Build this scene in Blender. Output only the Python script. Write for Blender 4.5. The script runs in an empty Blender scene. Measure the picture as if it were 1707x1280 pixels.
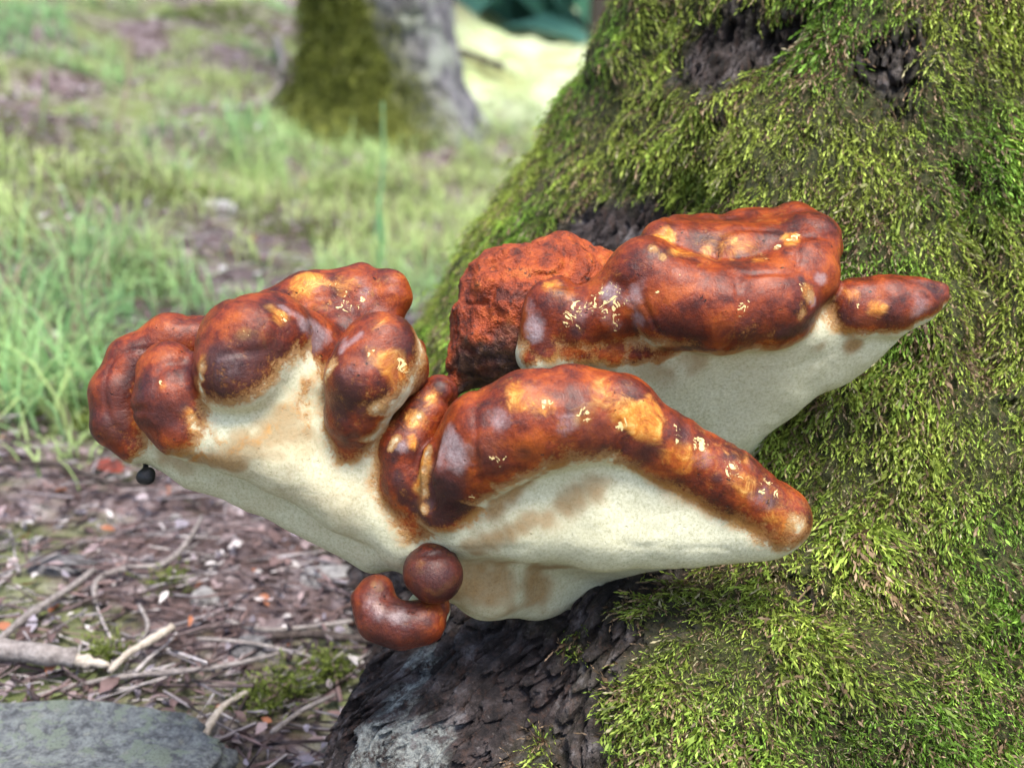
import bpy, math, time
import numpy as np
from mathutils import Matrix, Vector
R_ = math.radians
T0 = time.time()

# ------------------------------------------------------------------ camera
PITCH = R_(18.0)
CAM = np.array([0.0, 0.0, 0.62])
HFOV = R_(45.0)
FPX = 853.5 / math.tan(HFOV / 2)          # focal length in photo pixels
DIST = 0.75                                # focus distance
U = DIST / FPX                             # one photo pixel at the focus distance, metres
cp, sp = math.cos(PITCH), math.sin(PITCH)
FWD = np.array([0, cp, -sp]); UPV = np.array([0, sp, cp]); RGT = np.array([1.0, 0, 0])
scene = bpy.context.scene
COL = scene.collection
cam_d = bpy.data.cameras.new('camera'); cam = bpy.data.objects.new('camera', cam_d); COL.objects.link(cam)
cam.location = CAM; cam.rotation_euler = (math.pi / 2 - PITCH, 0, 0)
cam_d.sensor_width = 36; cam_d.angle = HFOV
cam_d.clip_start = 0.02; cam_d.clip_end = 1500
cam_d.dof.use_dof = True; cam_d.dof.focus_distance = 0.765; cam_d.dof.aperture_fstop = 5.6
scene.camera = cam

# ------------------------------------------------------------------ sky and sun (bright shade, thin cloud)
SUN_AZ, SUN_EL = R_(150), R_(71)           # azimuth measured from +Y towards +X
world = bpy.data.worlds.new('World'); scene.world = world; world.use_nodes = True
wn = world.node_tree.nodes; wl = world.node_tree.links
sky = wn.new('ShaderNodeTexSky'); sky.sky_type = 'NISHITA'; sky.sun_disc = False
sky.sun_elevation = SUN_EL; sky.sun_rotation = SUN_AZ
sky.air_density = 1.0; sky.dust_density = 3.0; sky.ozone_density = 1.0
bg = wn['Background']; bg.inputs['Strength'].default_value = 0.12
wl.new(sky.outputs[0], bg.inputs['Color'])
sun_d = bpy.data.lights.new('sun', 'SUN'); sun = bpy.data.objects.new('sun', sun_d); COL.objects.link(sun)
sun_d.energy = 2.0; sun_d.angle = R_(24); sun_d.color = (1.0, 0.95, 0.86)
sdir = Vector((math.sin(SUN_AZ) * math.cos(SUN_EL), math.cos(SUN_AZ) * math.cos(SUN_EL), math.sin(SUN_EL)))
sun.rotation_euler = sdir.to_track_quat('Z', 'Y').to_euler()
vs = scene.view_settings
vs.view_transform = 'Standard'; vs.look = 'None'; vs.exposure = 1.48; vs.gamma = 1.0; vs.use_curve_mapping = False
scene.cycles.max_bounces = 6; scene.cycles.diffuse_bounces = 4; scene.cycles.transparent_max_bounces = 4
scene.cycles.use_denoising = True

rng = np.random.default_rng(7)

# ------------------------------------------------------------------ helpers: numbers
def P(px, py, d=0.0):
    """photo pixel + depth offset (in photo pixels beyond the focus distance) -> world point"""
    dep = DIST + d * U
    return CAM + dep * (FWD + RGT * ((px - 853.5) / FPX) + UPV * ((640 - py) / FPX))
def to_world(c):                            # camera metric frame (x right, y up, z depth) -> world
    return CAM + c[:, :1] * RGT + c[:, 1:2] * UPV + c[:, 2:3] * FWD
def PC(px, py, d):
    dep = DIST + d * U
    return np.array([(px - 853.5) / FPX * dep, (640 - py) / FPX * dep, dep])
def sstep(a, b, x):
    t = np.clip((x - a) / (b - a), 0, 1)
    return t * t * (3 - 2 * t)
def _hash(ix, iy, iz, seed):
    with np.errstate(over='ignore'):
        h = (ix.astype(np.uint32) * np.uint32(374761393) + iy.astype(np.uint32) * np.uint32(668265263)
             + iz.astype(np.uint32) * np.uint32(2147483647) + np.uint32(seed * 1274126177 & 0xffffffff))
        h = (h ^ (h >> np.uint32(13))) * np.uint32(1274126177)
        h = (h ^ (h >> np.uint32(16))) * np.uint32(2246822519)
        h = h ^ (h >> np.uint32(15))
    return (h & np.uint32(0xffffff)).astype(np.float32) / np.float32(0xffffff) * 2 - 1
def noise(p, f=1.0, seed=1):
    """value noise, about -1..1"""
    q = np.asarray(p, np.float64) * f + 1000.0
    i = np.floor(q).astype(np.int64); t = (q - i); t = t * t * t * (t * (t * 6 - 15) + 10)
    out = 0
    for dx in (0, 1):
        wx = t[:, 0] if dx else 1 - t[:, 0]
        for dy in (0, 1):
            wy = t[:, 1] if dy else 1 - t[:, 1]
            for dz in (0, 1):
                wz = t[:, 2] if dz else 1 - t[:, 2]
                out = out + wx * wy * wz * _hash(i[:, 0] + dx, i[:, 1] + dy, i[:, 2] + dz, seed)
    return out
def fbm(p, f, n=4, seed=1, gain=0.5):
    a, s = 1.0, 0
    for k in range(n):
        s = s + a * noise(p, f, seed + k); f *= 2.03; a *= gain
    return s

# ------------------------------------------------------------------ helpers: Blender
def link(o, parent=None):
    COL.objects.link(o)
    if parent is not None: o.parent = parent
    return o
def mesh_np(name, v, quads=None, tris=None, attrs=None, smooth=True, mats=()):
    me = bpy.data.meshes.new(name)
    v = np.ascontiguousarray(v, np.float32)
    loops, starts, n = [], [], 0
    nq = 0 if quads is None else len(quads); nt = 0 if tris is None else len(tris)
    if nq: loops.append(np.asarray(quads, np.int32).ravel()); starts.append(np.arange(nq, dtype=np.int32) * 4)
    if nt: loops.append(np.asarray(tris, np.int32).ravel()); starts.append(np.arange(nt, dtype=np.int32) * 3 + nq * 4)
    L = np.concatenate(loops); S = np.concatenate(starts)
    me.vertices.add(len(v)); me.vertices.foreach_set('co', v.ravel())
    me.loops.add(len(L)); me.loops.foreach_set('vertex_index', L)
    me.polygons.add(len(S)); me.polygons.foreach_set('loop_start', S)
    me.polygons.foreach_set('use_smooth', np.full(len(S), smooth))
    for k, a in (attrs or {}).items():
        a = np.asarray(a, np.float32)
        if a.ndim == 1:
            at = me.attributes.new(k, 'FLOAT', 'POINT'); at.data.foreach_set('value', a)
        else:
            at = me.attributes.new(k, 'FLOAT_VECTOR', 'POINT'); at.data.foreach_set('vector', np.ascontiguousarray(a).ravel())
    for m in mats: me.materials.append(m)
    me.update(calc_edges=True); me.validate()
    return me
def obj(name, me, parent=None, **props):
    o = link(bpy.data.objects.new(name, me), parent)
    for k, x in props.items(): o[k] = x
    return o
def empty(name, loc, **props):
    o = link(bpy.data.objects.new(name, None)); o.location = loc; o.empty_display_size = 0.05
    for k, x in props.items(): o[k] = x
    return o
def child_of(o, root):
    """parent without moving (roots carry only a translation)"""
    o.parent = root; o.matrix_parent_inverse = Matrix.Translation(-Vector(root.location))

class Mat:
    """tiny node builder"""
    def __init__(s, name):
        s.m = bpy.data.materials.new(name); s.m.use_nodes = True
        s.n = s.m.node_tree.nodes; s.l = s.m.node_tree.links
        s.b = s.n['Principled BSDF']
    def put(s, sock, val):
        if isinstance(val, bpy.types.NodeSocket): s.l.new(val, sock)
        elif isinstance(val, (tuple, list)) and len(val) == 3 and sock.type == 'RGBA': sock.default_value = (*val, 1)
        else: sock.default_value = val
    def attr(s, name, out='Fac'):
        a = s.n.new('ShaderNodeAttribute'); a.attribute_name = name; return a.outputs[out]
    def sep(s, v):
        a = s.n.new('ShaderNodeSeparateXYZ'); s.put(a.inputs[0], v); return a.outputs
    def coord(s, scale=1.0, stretch=None):
        t = s.n.new('ShaderNodeTexCoord'); m = s.n.new('ShaderNodeMapping')
        s.l.new(t.outputs['Object'], m.inputs[0]); m.inputs['Scale'].default_value = stretch or (scale,) * 3
        return m.outputs[0]
    def noise(s, scale, detail=4, rough=0.6, vec=None, dist=0.0):
        a = s.n.new('ShaderNodeTexNoise'); a.inputs['Scale'].default_value = scale
        a.inputs['Detail'].default_value = detail; a.inputs['Roughness'].default_value = rough; a.inputs['Distortion'].default_value = dist
        s.l.new(vec if vec is not None else s.coord(), a.inputs['Vector']); return a.outputs[0]
    def voro(s, scale, feature='F1', vec=None, out=0, rand=1.0):
        a = s.n.new('ShaderNodeTexVoronoi'); a.feature = feature; a.inputs['Scale'].default_value = scale
        a.inputs['Randomness'].default_value = rand
        s.l.new(vec if vec is not None else s.coord(), a.inputs['Vector']); return a.outputs[out]
    def math(s, op, a, b=0.0, clamp=False):
        m = s.n.new('ShaderNodeMath'); m.operation = op; m.use_clamp = clamp
        s.put(m.inputs[0], a); s.put(m.inputs[1], b); return m.outputs[0]
    def ramp(s, f, stops, interp='LINEAR'):
        r = s.n.new('ShaderNodeValToRGB'); r.color_ramp.interpolation = interp; s.put(r.inputs[0], f)
        e = r.color_ramp.elements
        while len(e) < len(stops): e.new(0.5)
        for k, (p_, c) in enumerate(stops):
            e[k].position = p_; e[k].color = (*c, 1) if isinstance(c, (tuple, list)) else (c, c, c, 1)
        return r.outputs[0]
    def mix(s, f, a, b, mode='MIX'):
        m = s.n.new('ShaderNodeMix'); m.data_type = 'RGBA'; m.blend_type = mode
        s.put(m.inputs[0], f); s.put(m.inputs[6], a); s.put(m.inputs[7], b); return m.outputs[2]
    def bump(s, h, strength, dist, normal=None):
        b = s.n.new('ShaderNodeBump'); b.inputs['Strength'].default_value = strength; b.inputs['Distance'].default_value = dist
        s.put(b.inputs['Height'], h)
        if normal is not None: s.l.new(normal, b.inputs['Normal'])
        return b.outputs[0]
    def done(s, color=None, rough=None, normal=None, spec=None):
        if color is not None: s.put(s.b.inputs['Base Color'], color)
        if rough is not None: s.put(s.b.inputs['Roughness'], rough)
        if normal is not None: s.l.new(normal, s.b.inputs['Normal'])
        if spec is not None: s.put(s.b.inputs['Specular IOR Level'], spec)
        return s.m

# ------------------------------------------------------------------ materials
def mat_fungus(name='fungus_skin'):
    m = Mat(name)
    a = m.sep(m.attr('pig', 'Vector')); b = m.sep(m.attr('pig2', 'Vector'))
    cap, dark, fleck = a; orange, bloom_sheen, stain = b
    n1 = m.noise(38, 6, 0.7); n2 = m.noise(150, 6, 0.75); n3 = m.noise(520, 4, 0.8); n4 = m.noise(14, 3, 0.5); n5 = m.noise(75, 6, 0.75, None, 0.8)
    def soft(v, amt, lo, hi, nn):
        t = m.math('ADD', v, m.math('MULTIPLY', m.math('SUBTRACT', nn, 0.5), amt))
        return m.ramp(t, [(lo, 0.0), (hi, 1.0)], 'EASE')
    # pore surface: cream, finely mottled
    cream = m.ramp(n3, [(0.34, (0.40, 0.39, 0.25)), (0.46, (0.56, 0.55, 0.385)), (0.56, (0.63, 0.62, 0.455)), (0.68, (0.72, 0.71, 0.55))])
    cream = m.mix(m.ramp(n4, [(0.35, 0.0), (0.7, 0.45)]), cream, (0.46, 0.435, 0.27))
    sp = soft(m.math('MULTIPLY', stain, 0.9), 1.2, 0.30, 0.75, n3)
    cream = m.mix(m.math('MULTIPLY', sp, 0.34), cream, (0.15, 0.105, 0.06))
    st = soft(stain, 0.55, 0.0, 1.35, n5)
    cream = m.mix(m.math('MULTIPLY', st, 0.9), cream, m.ramp(n3, [(0.3, (0.20, 0.095, 0.026)), (0.7, (0.36, 0.20, 0.06))]))
    # cap skin
    wob = m.math('MULTIPLY', m.math('SUBTRACT', n2, 0.5), 1.0)
    wob = m.math('ADD', wob, m.math('MULTIPLY', m.math('SUBTRACT', n3, 0.5), 1.1))
    wob = m.math('ADD', wob, m.math('MULTIPLY', m.math('SUBTRACT', n5, 0.5), 0.9))
    wob = m.math('ADD', wob, m.math('MULTIPLY', m.math('SUBTRACT', m.noise(24, 3, 0.6), 0.5), 0.9))
    capn = m.math('ADD', cap, m.math('MULTIPLY', wob, m.ramp(cap, [(0.0, 0.0), (0.22, 1.0)])), True)
    brown = m.ramp(n1, [(0.36, (0.036, 0.007, 0.006)), (0.46, (0.108, 0.016, 0.006)), (0.54, (0.205, 0.032, 0.007)), (0.64, (0.34, 0.070, 0.010))])
    brown = m.mix(soft(0.36, 1.6, 0.40, 0.78, n5), brown, (0.28, 0.046, 0.007))
    brown = m.mix(m.ramp(n3, [(0.5, 0.0), (0.75, 0.5)]), brown, (0.09, 0.020, 0.008))
    orn = soft(orange, 1.5, 0.22, 1.45, n5)
    brown = m.mix(orn, brown, m.ramp(n5, [(0.40, (0.38, 0.105, 0.011)), (0.54, (0.58, 0.220, 0.026)), (0.66, (0.74, 0.42, 0.11))]))
    dk = soft(dark, 0.75, 0.12, 1.0, n5)
    brown = m.mix(m.math('MULTIPLY', dk, 0.93), brown, m.ramp(n3, [(0.3, (0.016, 0.007, 0.010)), (0.7, (0.060, 0.020, 0.018))]))
    bl = soft(bloom_sheen, 0.9, 0.12, 1.1, n2)
    brown = m.mix(m.math('MULTIPLY', bl, 0.85), brown, m.ramp(n3, [(0.3, (0.24, 0.17, 0.18)), (0.7, (0.50, 0.42, 0.43))]))  # whitish lilac sheen mixed into the base colour
    # dark freckles and pits everywhere on the cap
    pit = m.ramp(m.noise(230, 3, 0.6), [(0.685, 0.0), (0.72, 1.0)])
    brown = m.mix(pit, brown, (0.022, 0.008, 0.008))
    # pale flecks where the skin has cracked
    fv = m.noise(170, 3, 0.55, None, 1.6)
    thr = m.math('SUBTRACT', 0.80, m.math('MULTIPLY', fleck, 0.285))
    fk = m.math('MULTIPLY', m.math('SUBTRACT', fv, thr), 30.0, True)
    brown = m.mix(fk, brown, (0.80, 0.62, 0.28))
    edge = m.ramp(capn, [(0.22, 0.0), (0.36, 0.35), (0.62, 1.0)])
    ring = m.ramp(capn, [(0.04, 0.0), (0.16, 0.45), (0.34, 0.80), (0.56, 0.55), (0.80, 0.0)])
    col = m.mix(edge, cream, brown)
    col = m.mix(ring, col, m.ramp(n2, [(0.35, (0.30, 0.10, 0.016)), (0.65, (0.52, 0.26, 0.06))]))
    rough = m.ramp(edge, [(0.0, 0.9), (1.0, 0.36)])
    rough = m.math('ADD', rough, m.math('MULTIPLY', m.math('SUBTRACT', n5, 0.5), 0.5))
    h = m.math('ADD', m.math('MULTIPLY', n2, 0.55), m.math('MULTIPLY', n3, 0.28))
    h = m.math('ADD', h, m.math('MULTIPLY', n5, 0.6)); h = m.math('SUBTRACT', h, m.math('MULTIPLY', pit, 0.6)); h = m.math('ADD', h, m.math('MULTIPLY', fk, 0.25))
    h = m.math('MULTIPLY', h, m.ramp(edge, [(0.0, 0.38), (1.0, 0.8)]))
    nb = m.bump(h, 0.75, 0.0024)
    m.put(m.b.inputs['Coat Weight'], m.math('MULTIPLY', edge, 0.16)); m.b.inputs['Coat Roughness'].default_value = 0.27
    m.l.new(m.bump(n5, 0.35, 0.002), m.b.inputs['Coat Normal'])
    return m.done(col, rough, nb, 0.25)

def mat_redfungus():
    m = Mat('old_fungus_skin')
    n1 = m.noise(60, 5, 0.7); n2 = m.noise(170, 4, 0.7); v = m.voro(85)
    cap = m.sep(m.attr('pig', 'Vector'))[0]
    c = m.ramp(n1, [(0.36, (0.08, 0.014, 0.006)), (0.46, (0.22, 0.034, 0.008)), (0.57, (0.34, 0.060, 0.010)), (0.68, (0.44, 0.12, 0.022))])
    c = m.mix(m.ramp(n2, [(0.58, 0.0), (0.65, 0.9)]), c, (0.03, 0.010, 0.008))
    c = m.mix(m.ramp(cap, [(0.2, 1.0), (0.7, 0.0)]), c, m.ramp(n2, [(0.4, (0.035, 0.016, 0.016)), (0.7, (0.16, 0.075, 0.04))]))
    h = m.math('ADD', n1, m.math('MULTIPLY', n2, 0.6)); h = m.math('ADD', h, m.math('MULTIPLY', v, 0.6))
    return m.done(c, 0.62, m.bump(h, 0.9, 0.006), 0.4)

def mat_bark():
    m = Mat('oak_bark')
    a = m.sep(m.attr('bark', 'Vector')); moss, lich, deep = a
    n1 = m.noise(45, 6, 0.7); n2 = m.noise(220, 5, 0.75); vs_ = m.noise(1, 5, 0.7, m.coord(stretch=(150, 150, 35)))
    c = m.ramp(n1, [(0.36, (0.008, 0.006, 0.007)), (0.48, (0.028, 0.021, 0.021)), (0.58, (0.072, 0.058, 0.059)), (0.70, (0.20, 0.185, 0.19))])
    c = m.mix(m.ramp(vs_, [(0.52, 0.0), (0.7, 0.5)]), c, (0.10, 0.050, 0.034))
    c = m.mix(m.ramp(n2, [(0.6, 0.0), (0.75, 0.7)]), c, (0.22, 0.20, 0.20))
    lc = m.ramp(n2, [(0.38, (0.085, 0.09, 0.09)), (0.48, (0.19, 0.205, 0.20)), (0.62, (0.31, 0.33, 0.31))])
    lf = m.math('MULTIPLY', lich, m.ramp(m.noise(70, 6, 0.8), [(0.42, 0.0), (0.54, 1.0)]), True)
    c = m.mix(lf, c, lc)
    c = m.mix(m.math('MULTIPLY', moss, 0.9), c, m.ramp(n2, [(0.38, (0.014, 0.017, 0.004)), (0.50, (0.046, 0.056, 0.011)), (0.64, (0.10, 0.08, 0.034))]))
    h = m.math('ADD', m.math('MULTIPLY', n1, 0.7), m.math('MULTIPLY', n2, 0.3)); h = m.math('ADD', h, m.math('MULTIPLY', vs_, 0.5))
    return m.done(c, 0.82, m.bump(h, 1.0, 0.009), 0.35)

def mat_vcol(name, attr='tint', rough=0.6, trans=0.0, spec=0.3, vary=None):
    m = Mat(name)
    c = m.attr(attr, 'Color')
    if vary: c = m.mix(m.ramp(m.noise(vary, 3, 0.6), [(0.3, 0.0), (0.75, 0.6)]), c, (0.05, 0.04, 0.03), 'MULTIPLY')
    m.done(c, rough, None, spec)
    if trans:
        t = m.n.new('ShaderNodeBsdfTranslucent'); m.put(t.inputs['Color'], c)
        x = m.n.new('ShaderNodeMixShader'); x.inputs[0].default_value = trans
        m.l.new(m.b.outputs[0], x.inputs[1]); m.l.new(t.outputs[0], x.inputs[2])
        m.l.new(x.outputs[0], m.n['Material Output'].inputs['Surface'])
    return m.m

def mat_ground():
    m = Mat('forest_floor')
    sunlit = m.attr('sunlit')
    n1 = m.noise(22, 6, 0.75); n2 = m.noise(4, 4, 0.6); n3 = m.noise(90, 4, 0.7)
    c = m.ramp(n1, [(0.36, (0.05, 0.034, 0.03)), (0.46, (0.125, 0.09, 0.092)), (0.56, (0.25, 0.20, 0.21)), (0.68, (0.48, 0.43, 0.44))])
    c = m.mix(m.ramp(n3, [(0.5, 0.0), (0.7, 0.6)]), c, (0.14, 0.075, 0.06))
    c = m.mix(m.ramp(n2, [(0.45, 0.0), (0.6, 0.7)]), c, (0.22, 0.29, 0.09))
    c = m.mix(sunlit, c, m.ramp(m.noise(1.1, 5, 0.65), [(0.34, (0.30, 0.30, 0.12)), (0.44, (0.42, 0.50, 0.24)), (0.54, (0.60, 0.65, 0.44)), (0.66, (0.38, 0.50, 0.22))]))  # sunlight on the clearing painted as a paler ground colour
    h = m.math('ADD', n1, m.math('MULTIPLY', n3, 0.5))
    return m.done(c, 0.9, m.bump(h, 1.0, 0.02), 0.2)

def mat_stone(name, c0, c1, c2, scale=30, green=None):
    m = Mat(name)
    n1 = m.noise(scale, 8, 0.78); n2 = m.noise(scale * 6, 5, 0.75)
    c = m.ramp(n1, [(0.40, c0), (0.5, c1), (0.60, c2)])
    if green:
        c = m.mix(m.ramp(m.noise(scale * 0.5, 8, 0.75, None, 0.6), [(0.52, 0.0), (0.55, 0.85)]), c, green)
        v = m.voro(scale * 0.9); sp = m.math('SUBTRACT', m.math('ADD', v, m.math('MULTIPLY', n2, 0.35)), 0.36)
        c = m.mix(m.math('MULTIPLY', m.ramp(sp, [(0.0, 1.0), (0.05, 0.0)]), 0.8), c, (0.50, 0.52, 0.46))
    c = m.mix(m.ramp(n2, [(0.54, 0.0), (0.62, 0.75)]), c, c0)
    return m.done(c, 0.88, m.bump(m.math('ADD', n1, m.math('MULTIPLY', n2, 0.5)), 1.0, 0.014), 0.3)

def mat_wood(name, c0, c1, c2):
    m = Mat(name)
    n1 = m.noise(1, 5, 0.7, m.coord(stretch=(120, 120, 120))); n2 = m.noise(300, 3, 0.7)
    c = m.ramp(n1, [(0.3, c0), (0.52, c1), (0.75, c2)])
    return m.done(c, 0.8, m.bump(m.math('ADD', n1, m.math('MULTIPLY', n2, 0.4)), 0.8, 0.004), 0.3)

M_FUNGUS = mat_fungus(); M_RED = mat_redfungus(); M_BARK = mat_bark()
M_MOSS = mat_vcol('moss_shoot', rough=0.55, trans=0.42)
M_GRASS = mat_vcol('grass_blade', rough=0.5, trans=0.45)
M_LITTER = mat_vcol('dead_leaf', rough=0.75, trans=0.1, vary=60)
M_WOOD = mat_vcol('far_foliage', rough=0.8, trans=0.2)
M_GROUND = mat_ground()
M_TWIG = mat_wood('grey_twig_bark', (0.10, 0.085, 0.08), (0.26, 0.23, 0.22), (0.44, 0.41, 0.40))
M_TWIGP = mat_wood('pale_bare_wood', (0.30, 0.25, 0.20), (0.50, 0.44, 0.37), (0.66, 0.60, 0.52))
M_TWIGD = mat_wood('dark_twig_bark', (0.02, 0.015, 0.014), (0.06, 0.045, 0.04), (0.13, 0.11, 0.10))

# ------------------------------------------------------------------ ground
def ground_z(x, y):
    x = np.asarray(x, float); y = np.asarray(y, float)
    s = np.log1p(np.exp(np.clip((-x - 0.25) / 0.35, -30, 30))) * 0.35     # soft ramp to the left
    s = np.minimum(s, 6 + 0.1 * s)
    z = 0.18 * s + (0.055 * sstep(0.1, -1.3, x) - 0.004) * np.maximum(0, np.minimum(y, 12) - 1.0)
    p = np.stack([x, y, np.zeros_like(x)], -1).reshape(-1, 3)
    n = fbm(p, 1.7, 4, 31).reshape(x.shape) * 0.035 * np.clip((y - 0.6) / 1.5, 0.35, 2.5)
    r = np.hypot(x, y)
    far = sstep(18, 45, r)
    return z * (1 - 0.3 * far) + n * (1 - 0.7 * far) + far * 0.4
def ray(px, py):
    return FWD + RGT * ((px - 853.5) / FPX) + UPV * ((640 - py) / FPX)
def G(px, py):
    """where the view ray through a photo pixel meets the ground"""
    d = ray(px, py); ts = np.linspace(0.5, 40, 8000)
    q = CAM + ts[:, None] * d
    k = np.argmax(q[:, 2] < ground_z(q[:, 0], q[:, 1]))
    return q[k], ts[k]
ax = np.sinh(np.linspace(-7.6, 7.6, 300)) * 0.32
ay = np.concatenate([-np.sinh(np.linspace(7.0, 0.05, 40)) * 0.3, np.sinh(np.linspace(0, 8.0, 320)) * 0.22])
gx, gy = np.meshgrid(ax, ay, indexing='ij')
gz = ground_z(gx, gy)
nx, ny = gx.shape
gi = np.arange(nx * ny).reshape(nx, ny)
gq = np.stack([gi[:-1, :-1], gi[1:, :-1], gi[1:, 1:], gi[:-1, 1:]], -1).reshape(-1, 4)
def sunlit_mask(x, y):  # clearing area, where sunlight is put into the colours
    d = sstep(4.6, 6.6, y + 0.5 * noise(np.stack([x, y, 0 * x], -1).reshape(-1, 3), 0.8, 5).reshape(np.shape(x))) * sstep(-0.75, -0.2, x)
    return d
gd = sunlit_mask(gx, gy)
obj('ground', mesh_np('ground', np.stack([gx, gy, gz], -1).reshape(-1, 3), gq, attrs={'sunlit': gd.ravel()}, mats=[M_GROUND]), kind='structure')
print('ground', time.time() - T0)

# ------------------------------------------------------------------ the mossy oak: trunk as r(theta, z) about an axis
AX, AY = 0.365, 1.22
sil = [(1068, -120), (1015, 0), (965, 130), (900, 260), (815, 360), (760, 440), (700, 560), (640, 720), (600, 860)]
zs, rs = [], []
for px, py in sil:
    d = ray(px, py); t = (AY - CAM[1]) / d[1]; q = CAM + t * d
    zs.append(q[2]); rs.append(AX - q[0])
zs = np.array(zs)[::-1]; rs = np.array(rs)[::-1]
zs = np.concatenate([[-0.25, zs[0] - 0.06], zs, [1.2, 3.4]]); rs = np.concatenate([[rs[0] + 0.12, rs[0] + 0.035], rs, [0.235, 0.20]])
def base_r(z): return np.interp(z, zs, rs)
BUT = [P(985, 955, 230), P(890, 1030, 120), P(760, 1130, 45), P(610, 1280, -10)]      # ridge of the near root
bz = np.array([q[2] for q in BUT])[::-1]
bth = np.array([math.atan2(q[0] - AX, AY - q[1]) for q in BUT])[::-1]
bam = np.array([math.hypot(q[0] - AX, q[1] - AY) - base_r(q[2]) for q in BUT])[::-1]
bz = np.concatenate([[bz[0] - 0.2], bz, [bz[-1] + 0.05, bz[-1] + 0.12]]); bth = np.concatenate([bth[:1] - 0.03, bth, bth[-1:], bth[-1:]])
bam = np.concatenate([[bam[0] + 0.10], bam, [bam[-1] * 0.35, 0.0]])
def surf_xyz(th, z, r): return np.stack([AX + r * np.sin(th), AY - r * np.cos(th), z], -1)
def th_z(pt): return math.atan2(pt[0] - AX, AY - pt[1]), pt[2]
def trunk_r(th, z):
    r = base_r(z)
    dth = th - np.interp(z, bz, bth)
    w = np.where(dth < 0, 0.20, 0.33)
    r = r + np.interp(z, bz, bam) * np.exp(-(np.abs(dth) / w) ** 1.7)
    for (px, py, dd, amp, rad) in [(1320, 290, 300, 0.030, 0.075), (1200, 330, 330, 0.018, 0.05), (1500, 470, 260, 0.015, 0.08),
                                   (1560, 1120, 90, 0.035, 0.12), (1330, 1150, 150, 0.020, 0.07), (1080, 200, 420, 0.02, 0.05)]:
        a, b = th_z(P(px, py, dd))
        r = r + amp * np.exp(-(((th - a) * 0.45) ** 2 + (z - b) ** 2) / rad ** 2)
    for (px, py, dd, amp, rad) in [(1010, 385, 430, -0.030, 0.035), (1190, 90, 420, -0.018, 0.03), (1290, 70, 420, -0.018, 0.025), (1215, 760, 300, -0.015, 0.06),
                                   (830, 1075, 160, -0.085, 0.050), (905, 1200, 120, -0.030, 0.030)]:
        a, b = th_z(P(px, py, dd))
        r = r + amp * np.exp(-(((th - a) * 0.5) ** 2 + (z - b) ** 2) / rad ** 2)
    return r
tth = np.concatenate([np.linspace(-math.pi, -2.05, 30)[:-1], np.linspace(-2.05, -0.98, 150)[:-1], np.linspace(-0.98, -0.34, 340)[:-1], np.linspace(-0.34, 0.35, 120), np.linspace(0.35, math.pi, 60)[1:]])
tz = np.concatenate([np.linspace(-0.25, 0.09, 40)[:-1], np.linspace(0.09, 0.27, 170)[:-1], np.linspace(0.27, 0.70, 190), np.linspace(0.70, 3.4, 60)[1:]])
TH, TZ = np.meshgrid(tth, tz, indexing='ij')
TR = trunk_r(TH, TZ)
def project(w):
    """world -> photo pixel and depth (used to place bare patches on the trunk)"""
    v = w - CAM; dep = v @ FWD
    return 853.5 + FPX * (v @ RGT) / dep, 640 - FPX * (v @ UPV) / dep, dep
def on_trunk(px, py):
    d = ray(px, py); ts = np.linspace(0.6, 1.6, 2500); q = CAM + ts[:, None] * d
    th = np.arctan2(q[:, 0] - AX, AY - q[:, 1]); rr = np.hypot(q[:, 0] - AX, q[:, 1] - AY)
    k = np.argmax(rr < trunk_r(th, q[:, 2]))
    return q[k]
TP = surf_xyz(TH, TZ, TR).reshape(-1, 3)
# bare patches (no moss), as spheres on the trunk
BARE = [(650, 1235, 150, 1), (640, 1150, 110, 1), (1050, 985, 70, .9), (1110, 960, 50, .8), (1010, 1060, 70, .9), (520, 1235, 80, 1), (560, 1150, 70, 1), (600, 1095, 60, 1), (480, 1290, 80, 1), (640, 1060, 50, 1), (700, 1150, 130, 1), (600, 1250, 120, 1), (860, 1120, 110, 1), (960, 1010, 80, 1), (1000, 1120, 60, .8), (950, 1230, 90, .9), (780, 1240, 120, 1), (900, 1180, 90, 1),
        (1060, 960, 60, .6), (1010, 385, 75, 1), (960, 385, 60, 1), (1070, 375, 65, 1), (1195, 90, 85, .95), (1285, 70, 70, .9), (1240, 20, 60, .8), (1480, 120, 65, .85),
        (1130, 120, 40, .6), (1340, 990, 45, .7), (1210, 190, 35, .6), (1250, 780, 40, .5), (1500, 180, 40, .5), (1530, 60, 30, .7), (1120, 1030, 50, .5)]
bare = np.zeros(len(TP))
for px, py, r, s in BARE:
    c = on_trunk(px, py); dep = (c - CAM) @ FWD; rr = r * dep / FPX
    d = np.linalg.norm(TP - c, axis=1)
    bare = np.maximum(bare, s * (1 - sstep(0.55 * rr, 1.15 * rr, d + 0.3 * rr * noise(TP, 35, 3))))
bare = np.maximum(bare, sstep(.24, .20, TZ.ravel()) * sstep(-.52, -.60, TH.ravel()) * sstep(-1.6, -1.4, TH.ravel()))
lich = np.zeros(len(TP))
for px, py, r in [(690, 1110, 40), (675, 1160, 50), (650, 1220, 60), (620, 1270, 70), (700, 1240, 40), (690, 1280, 60)]:
    c = on_trunk(px, py); d = np.linalg.norm(TP - c, axis=1); rr = r * ((c - CAM) @ FWD) / FPX
    lich = np.maximum(lich, 1 - sstep(0.5 * rr, 1.1 * rr, d + 0.3 * rr * noise(TP, 40, 9)))
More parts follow.
